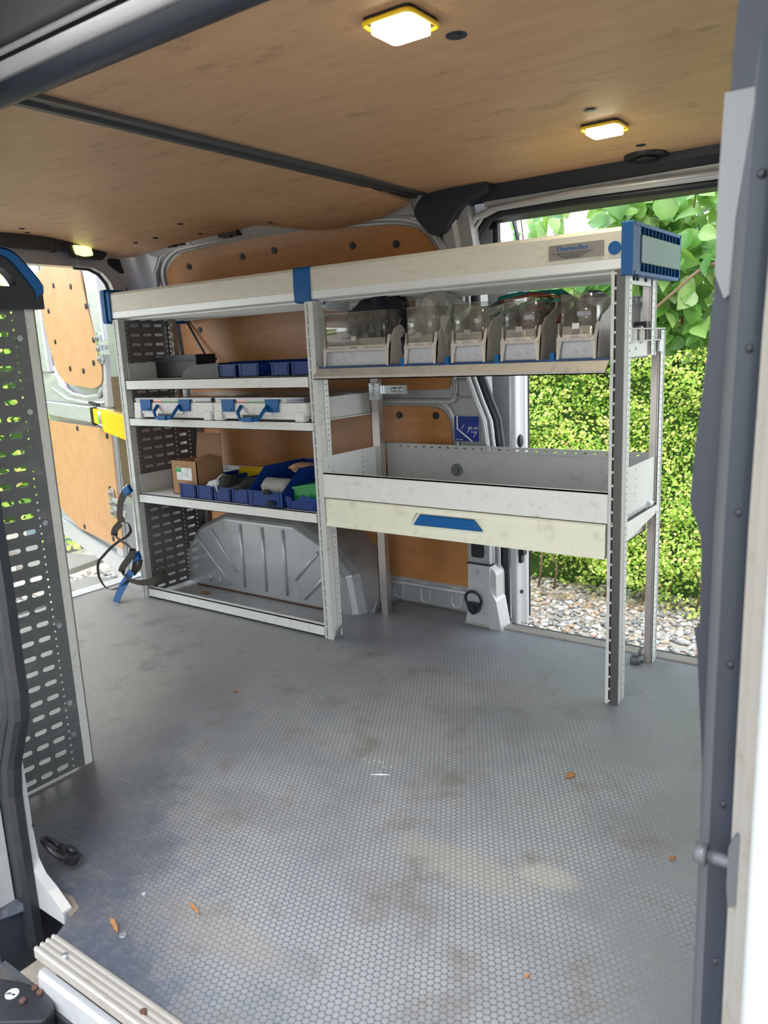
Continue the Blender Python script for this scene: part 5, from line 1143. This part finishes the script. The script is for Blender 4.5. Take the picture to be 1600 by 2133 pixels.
def npmesh(name, v, f, mt, parent=None, smooth=True):
    me = bpy.data.meshes.new(name); k = f.shape[1]
    me.vertices.add(len(v)); me.vertices.foreach_set('co', v.astype(np.float32).ravel()); me.loops.add(f.size); me.loops.foreach_set('vertex_index', f.astype(np.int32).ravel())
    me.polygons.add(len(f)); me.polygons.foreach_set('loop_start', np.arange(0, f.size, k, dtype=np.int32)); me.polygons.foreach_set('loop_total', np.full(len(f), k, dtype=np.int32)); me.polygons.foreach_set('use_smooth', np.full(len(f), smooth))
    me.update(calc_edges=True); me.materials.append(M[mt]); ob = bpy.data.objects.new(name, me); COL.objects.link(ob)
    if parent: ob.parent = parent
    return ob
pg = npmesh('pebble_bed', np.concatenate(allv), np.concatenate(allf), 'pebble', grd); pg['kind'] = 'stuff'
# flagstones and block left of the rear opening
for i, (x, y, w, d, a) in enumerate([(-3.75, 1.30, .55, .42, .3), (-3.2, 1.62, .4, .3, .1), (-4.35, 1.55, .6, .5, .2), (-2.95, 1.05, .42, .30, .35)]):
    pts = rounded([(-w/2, -d/2), (w/2*.9, -d/2*1.1), (w/2, d/2*.8), (-w/2*.8, d/2)], .06, 3); c, q = math.cos(a), math.sin(a)
    MB().prism([(x + px*c - py*q, y + px*q + py*c) for px, py in pts], 'z', GZ-.01, GZ+.035).build('flagstone', 'stone_slab', grd)
blk = empty('garden_block', 'pale blue-grey stepped block outside the open rear door', 'block', loc=(-4.45, 1.72, GZ)); MB().bbox((-.25, -.15, 0), (.20, .15, .16), .01).bbox((-.25, -.05, .16), (.02, .15, .34), .01).build('block_body', 'block', blk)

# leaves
LV = np.array([[0, 0, 0], [.30, .34, .03], [.34, .70, .0], [0, 1, -.06], [-.34, .70, .0], [-.30, .34, .03], [0, .5, -.05]])
LF4 = np.array([[0, 1, 6], [1, 2, 6], [2, 3, 6], [3, 4, 6], [4, 5, 6], [5, 0, 6]])
def rotmats(n, up=.0, facing=None, spread=1.0):
    # random frames whose normals are biased to 'facing'
    nrm = rng.normal(size=(n, 3)) * spread
    if facing is not None: nrm += np.array(facing)
    nrm /= np.linalg.norm(nrm, axis=1)[:, None]; t = rng.normal(size=(n, 3)); t -= (t*nrm).sum(1)[:, None]*nrm; t /= np.linalg.norm(t, axis=1)[:, None]
    b = np.cross(nrm, t); return np.stack([b, t, nrm], 2)
def leaf_cloud(name, pts, size, mt, parent, facing=(0, -.6, .7), spread=.6):
    n = len(pts); Rm = rotmats(n, facing=facing, spread=spread); s = size * rng.uniform(.6, 1.25, n)
    v = np.einsum('nij,kj->nki', Rm, LV) * s[:, None, None] + pts[:, None, :]
    f = LF4[None] + (np.arange(n)*len(LV))[:, None, None]
    o = npmesh(name, v.reshape(-1, 3), f.reshape(-1, 3), mt, parent); o['kind'] = 'stuff'; return o
def fbm(x, z, seed=0):
    return sum(math.sin(x*f*1.7 + seed*2.1 + i) * math.sin(z*f*2.3 + i*1.3 + seed) / (i+1) for i, f in enumerate((1.3, 2.9, 6.1, 12.7)))
def hedge_points(x0, x1, y0, z0, z1, n, depth=.42, bulge=.30, seed=0, axis='x'):
    out = []
    while len(out) < n:
        x = rng.uniform(x0, x1); z = rng.uniform(z0, z1); top = z1 - .10 + .10*fbm(x, 0, seed+3)
        if z > top: continue
        k = (z - z0)/(z1 - z0); y = y0 + bulge*fbm(x, z*1.5, seed)*.6 + .35*max(0, k-.55) + .12*math.exp(-((k)/.15)**2)
        y += abs(rng.normal())*depth*.35
        if z < z0 + .15 and rng.random() < .65: continue
        out.append((x, y, z))
    return np.array(out)
HG = empty('clipped_hedge', 'bright green small-leaved hedge beyond the far sliding door', 'hedge', loc=(0, 0, 0))
hp = hedge_points(-1.2, 1.25, 2.30, GZ + .02, .95, 38000)
leaf_cloud('foliage', hp, .021, 'hedge_leaf', HG)
bk_ = MB().prism([(-1.3, 2.62), (1.4, 2.62), (1.4, 3.0), (-1.3, 3.0)], 'z', GZ, .80); bo_ = bk_.build('shade_core', 'stem', HG)  # solid core; shade between the leaves put into its dark green
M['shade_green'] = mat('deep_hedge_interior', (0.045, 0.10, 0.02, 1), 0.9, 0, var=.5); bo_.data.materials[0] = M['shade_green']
for k in range(10):
    x = rng.uniform(-.5, 1.1); y = 2.35 + rng.uniform(0, .15); MB().tube([(x, y, GZ), (x+.03, y-.02, GZ+.15), (x-.04+rng.uniform(-.1,.1), y-.04, GZ+.35), (x+rng.uniform(-.12,.12), y-.03, GZ+.6)], [.008, .007, .005, .003], 6).build('stem', 'stem', HG)
# hazel with large leaves above the hedge
HZ = empty('broadleaf_shrub', 'shrub with large pale green leaves leaning over the hedge', 'shrub')
tmpl = MB()
BV = []; 
nL = 5
for j in range(7):
    t = j/6; w = .46*math.sin(PI*min(1, t*.92+.06))**.75*(1-.25*t)
    for i in (-2, -1, 0, 1, 2):
        BV.append((w*i/2, t, .07*abs(i)*w*2 - .12*t*t + (.015 if (j % 2) else 0)))
BV[-5:] = [(0, 1.06, -.16)]*5
BFq = [(j*5+i, j*5+i+1, j*5+i+6, j*5+i+5) for j in range(6) for i in range(4)]
lme = []
for k in range(4):
    me = bpy.data.meshes.new('leaf'); s = 1; me.from_pydata([(x*(1+.1*k), y, z*(1+.4*k)) for x, y, z in BV], [], BFq); me.materials.append(M['hazel_leaf']); me.polygons.foreach_set('use_smooth', [True]*len(BFq)); lme.append(me)
cnt = 0; rest = []
twigs = []
for k in range(80):
    x = rng.uniform(-.85, 1.25); z0_ = rng.uniform(.55, 1.1); y = rng.uniform(2.35, 2.9); dxx = rng.uniform(-.35, .25)
    hgt = rng.uniform(.5, 1.15) * (1.0 if x > .15 else .78)
    P_ = curve_pts([(x, y+.3, z0_), (x+dxx*.4, y+.1, z0_+hgt*.4), (x+dxx*.8, y, z0_+hgt*.75), (x+dxx*1.2, y-.12, z0_+hgt)], 6); twigs.append(P_)
cand = []
for P_ in twigs:
    for i in range(1, len(P_), 1):
        for q in range(2):
            cand.append(Vector(P_[i]) + Vector((rng.uniform(-.10, .10), rng.uniform(-.10, .05), rng.uniform(-.08, .08))))
def inview(p):
    d = p - m.translation; z = d.dot(F); u = 800 + 1613.9*d.dot(Rr)/z; v = 1066 - 1613.9*d.dot(U)/z
    return 990 < u < 1500 and 360 < v < 800
cand = [c for c in cand if not (c.x < -.05 and c.z > 1.40 and rng.random() < .55)]
ca = [c for c in cand if inview(c)]; cb_ = [c for c in cand if not inview(c)]
ca.sort(key=lambda c: c.y); ca_s, ca_r = ca[:300], ca[300:]
def leaf_rot():
    nrm = Vector((rng.normal()*.45, -.75 + rng.normal()*.4, .45 + rng.normal()*.5)).normalized(); t = Vector((rng.normal()*.8, -.2 + rng.normal()*.4, -.6 + rng.normal()*.5)); t = (t - nrm*t.dot(nrm)).normalized(); b = t.cross(nrm)
    return Matrix((( b.x, t.x, nrm.x), (b.y, t.y, nrm.y), (b.z, t.z, nrm.z)))
for i, c in enumerate(ca_s):
    ob = bpy.data.objects.new('leaf', lme[i % 4]); COL.objects.link(ob); mm_ = leaf_rot().to_4x4(); s = rng.uniform(.075, .13); mm_ = mm_ @ Matrix.Scale(s, 4); mm_.translation = c; ob.parent = HZ; ob.matrix_local = mm_
vv = []; ff = []
for c in ca_r + cb_:
    R3 = leaf_rot(); s = rng.uniform(.07, .12); k = len(vv)
    vv += [tuple(R3 @ Vector(p) * s + c) for p in BV]; ff += [tuple(i + k for i in f) for f in BFq]
o_ = npmesh('foliage', np.array(vv), np.array(ff), 'hazel_leaf', HZ); o_['kind'] = 'stuff'
for P_ in twigs[:30]: MB().tube(P_, [.009*(1 - .8*i/len(P_)) for i in range(len(P_))], 6).build('branch', 'stem', HZ)
MB().tube(curve_pts([(.30, 2.35, 1.05), (.45, 2.3, 1.16), (.62, 2.3, 1.28), (.9, 2.35, 1.33)], 5), .008, 6).build('branch', 'stem', HZ)
# darker tree behind, sky showing to the upper left
DT = empty('dark_tree', 'fine-leaved darker tree behind the broadleaf shrub', 'tree')
pts = []
while len(pts) < 16000:
    x = rng.uniform(-1.6, 3.2); z = rng.uniform(.3, 3.4); y = rng.uniform(4.6, 6.0)
    lim = 1.35 + 1.9*max(0, min(1, (x + .9)/1.2)) + .15*fbm(x, 1, 5)
    if z < lim: pts.append((x, y, z))
leaf_cloud('foliage', np.array(pts), .085, 'dark_leaf', DT, spread=1.2)
for x in (-.3, .5, 1.3): MB().tube(curve_pts([(x, 5.3, GZ), (x+.1, 5.3, .6), (x-.1, 5.2, 1.5), (x+.2, 5.3, 2.6)], 5), [.06*(1-.04*i) for i in range(16)], 8).build('trunk', 'stem', DT)
# hedge behind the van (seen through the perforations and beside the rear pillar)
H2 = empty('rear_hedge', 'green hedge behind the van seen through the perforated panel slots', 'hedge')
pts = []
for k in range(9000):
    z = rng.uniform(GZ, 1.9); x = -5.6 + rng.normal()*.15 + .2*fbm(z, k % 7); pts.append((x, rng.uniform(-3.2, 4.2), z))
leaf_cloud('foliage', np.array(pts), .07, 'hedge_leaf', H2, facing=(.7, -.2, .6))
MB().box((-6.4, -3.4, GZ), (-5.8, 4.3, 1.7)).build('shade_core', M['shade_green'], H2)
H3 = empty('side_hedge', 'leafy green bush outside between the open rear door and left upright', 'bush')
pts = np.stack([rng.uniform(-3.2, -1.2, 5000), 2.3 + rng.normal(size=5000)*.25, rng.uniform(GZ, 1.7, 5000)], 1); leaf_cloud('foliage', pts, .05, 'hedge_leaf', H3)
MB().box((-3.3, 2.6, GZ), (-1.1, 2.9, 1.5)).build('shade_core', M['shade_green'], H3)
# dry litter along the hedge foot and a weed tuft
mb = MB()
for k in range(260):
    x, y = rng.uniform(-.7, .35), 2.22 + rng.normal()*.07; a = rng.uniform(0, PI); l = rng.uniform(.03, .09); p = Vector((x, y, GZ + .02 + rng.uniform(0, .03))); d_ = Vector((math.cos(a), math.sin(a)*.5, rng.uniform(-.2, .3)))*l
    mb.add([p, p+d_, p+d_+Vector((0, 0, .002)), p+Vector((0, 0, .002))], [(0,1,2,3)])
tag(mb.build('dry_grass_litter', 'straw'), 'brown dry grass lying along the hedge foot', 'litter', kind='stuff')
pts = np.stack([-4.0 + rng.normal(size=60)*.10, 1.55 + rng.normal(size=60)*.10, GZ + .05 + rng.uniform(0, .16, 60)], 1)
wd = empty('weed_tuft', 'small pale green weed beside the blue-grey block', 'weed', loc=(0, 0, 0)); leaf_cloud('foliage', pts, .06, 'hedge_leaf', wd, spread=1.2)
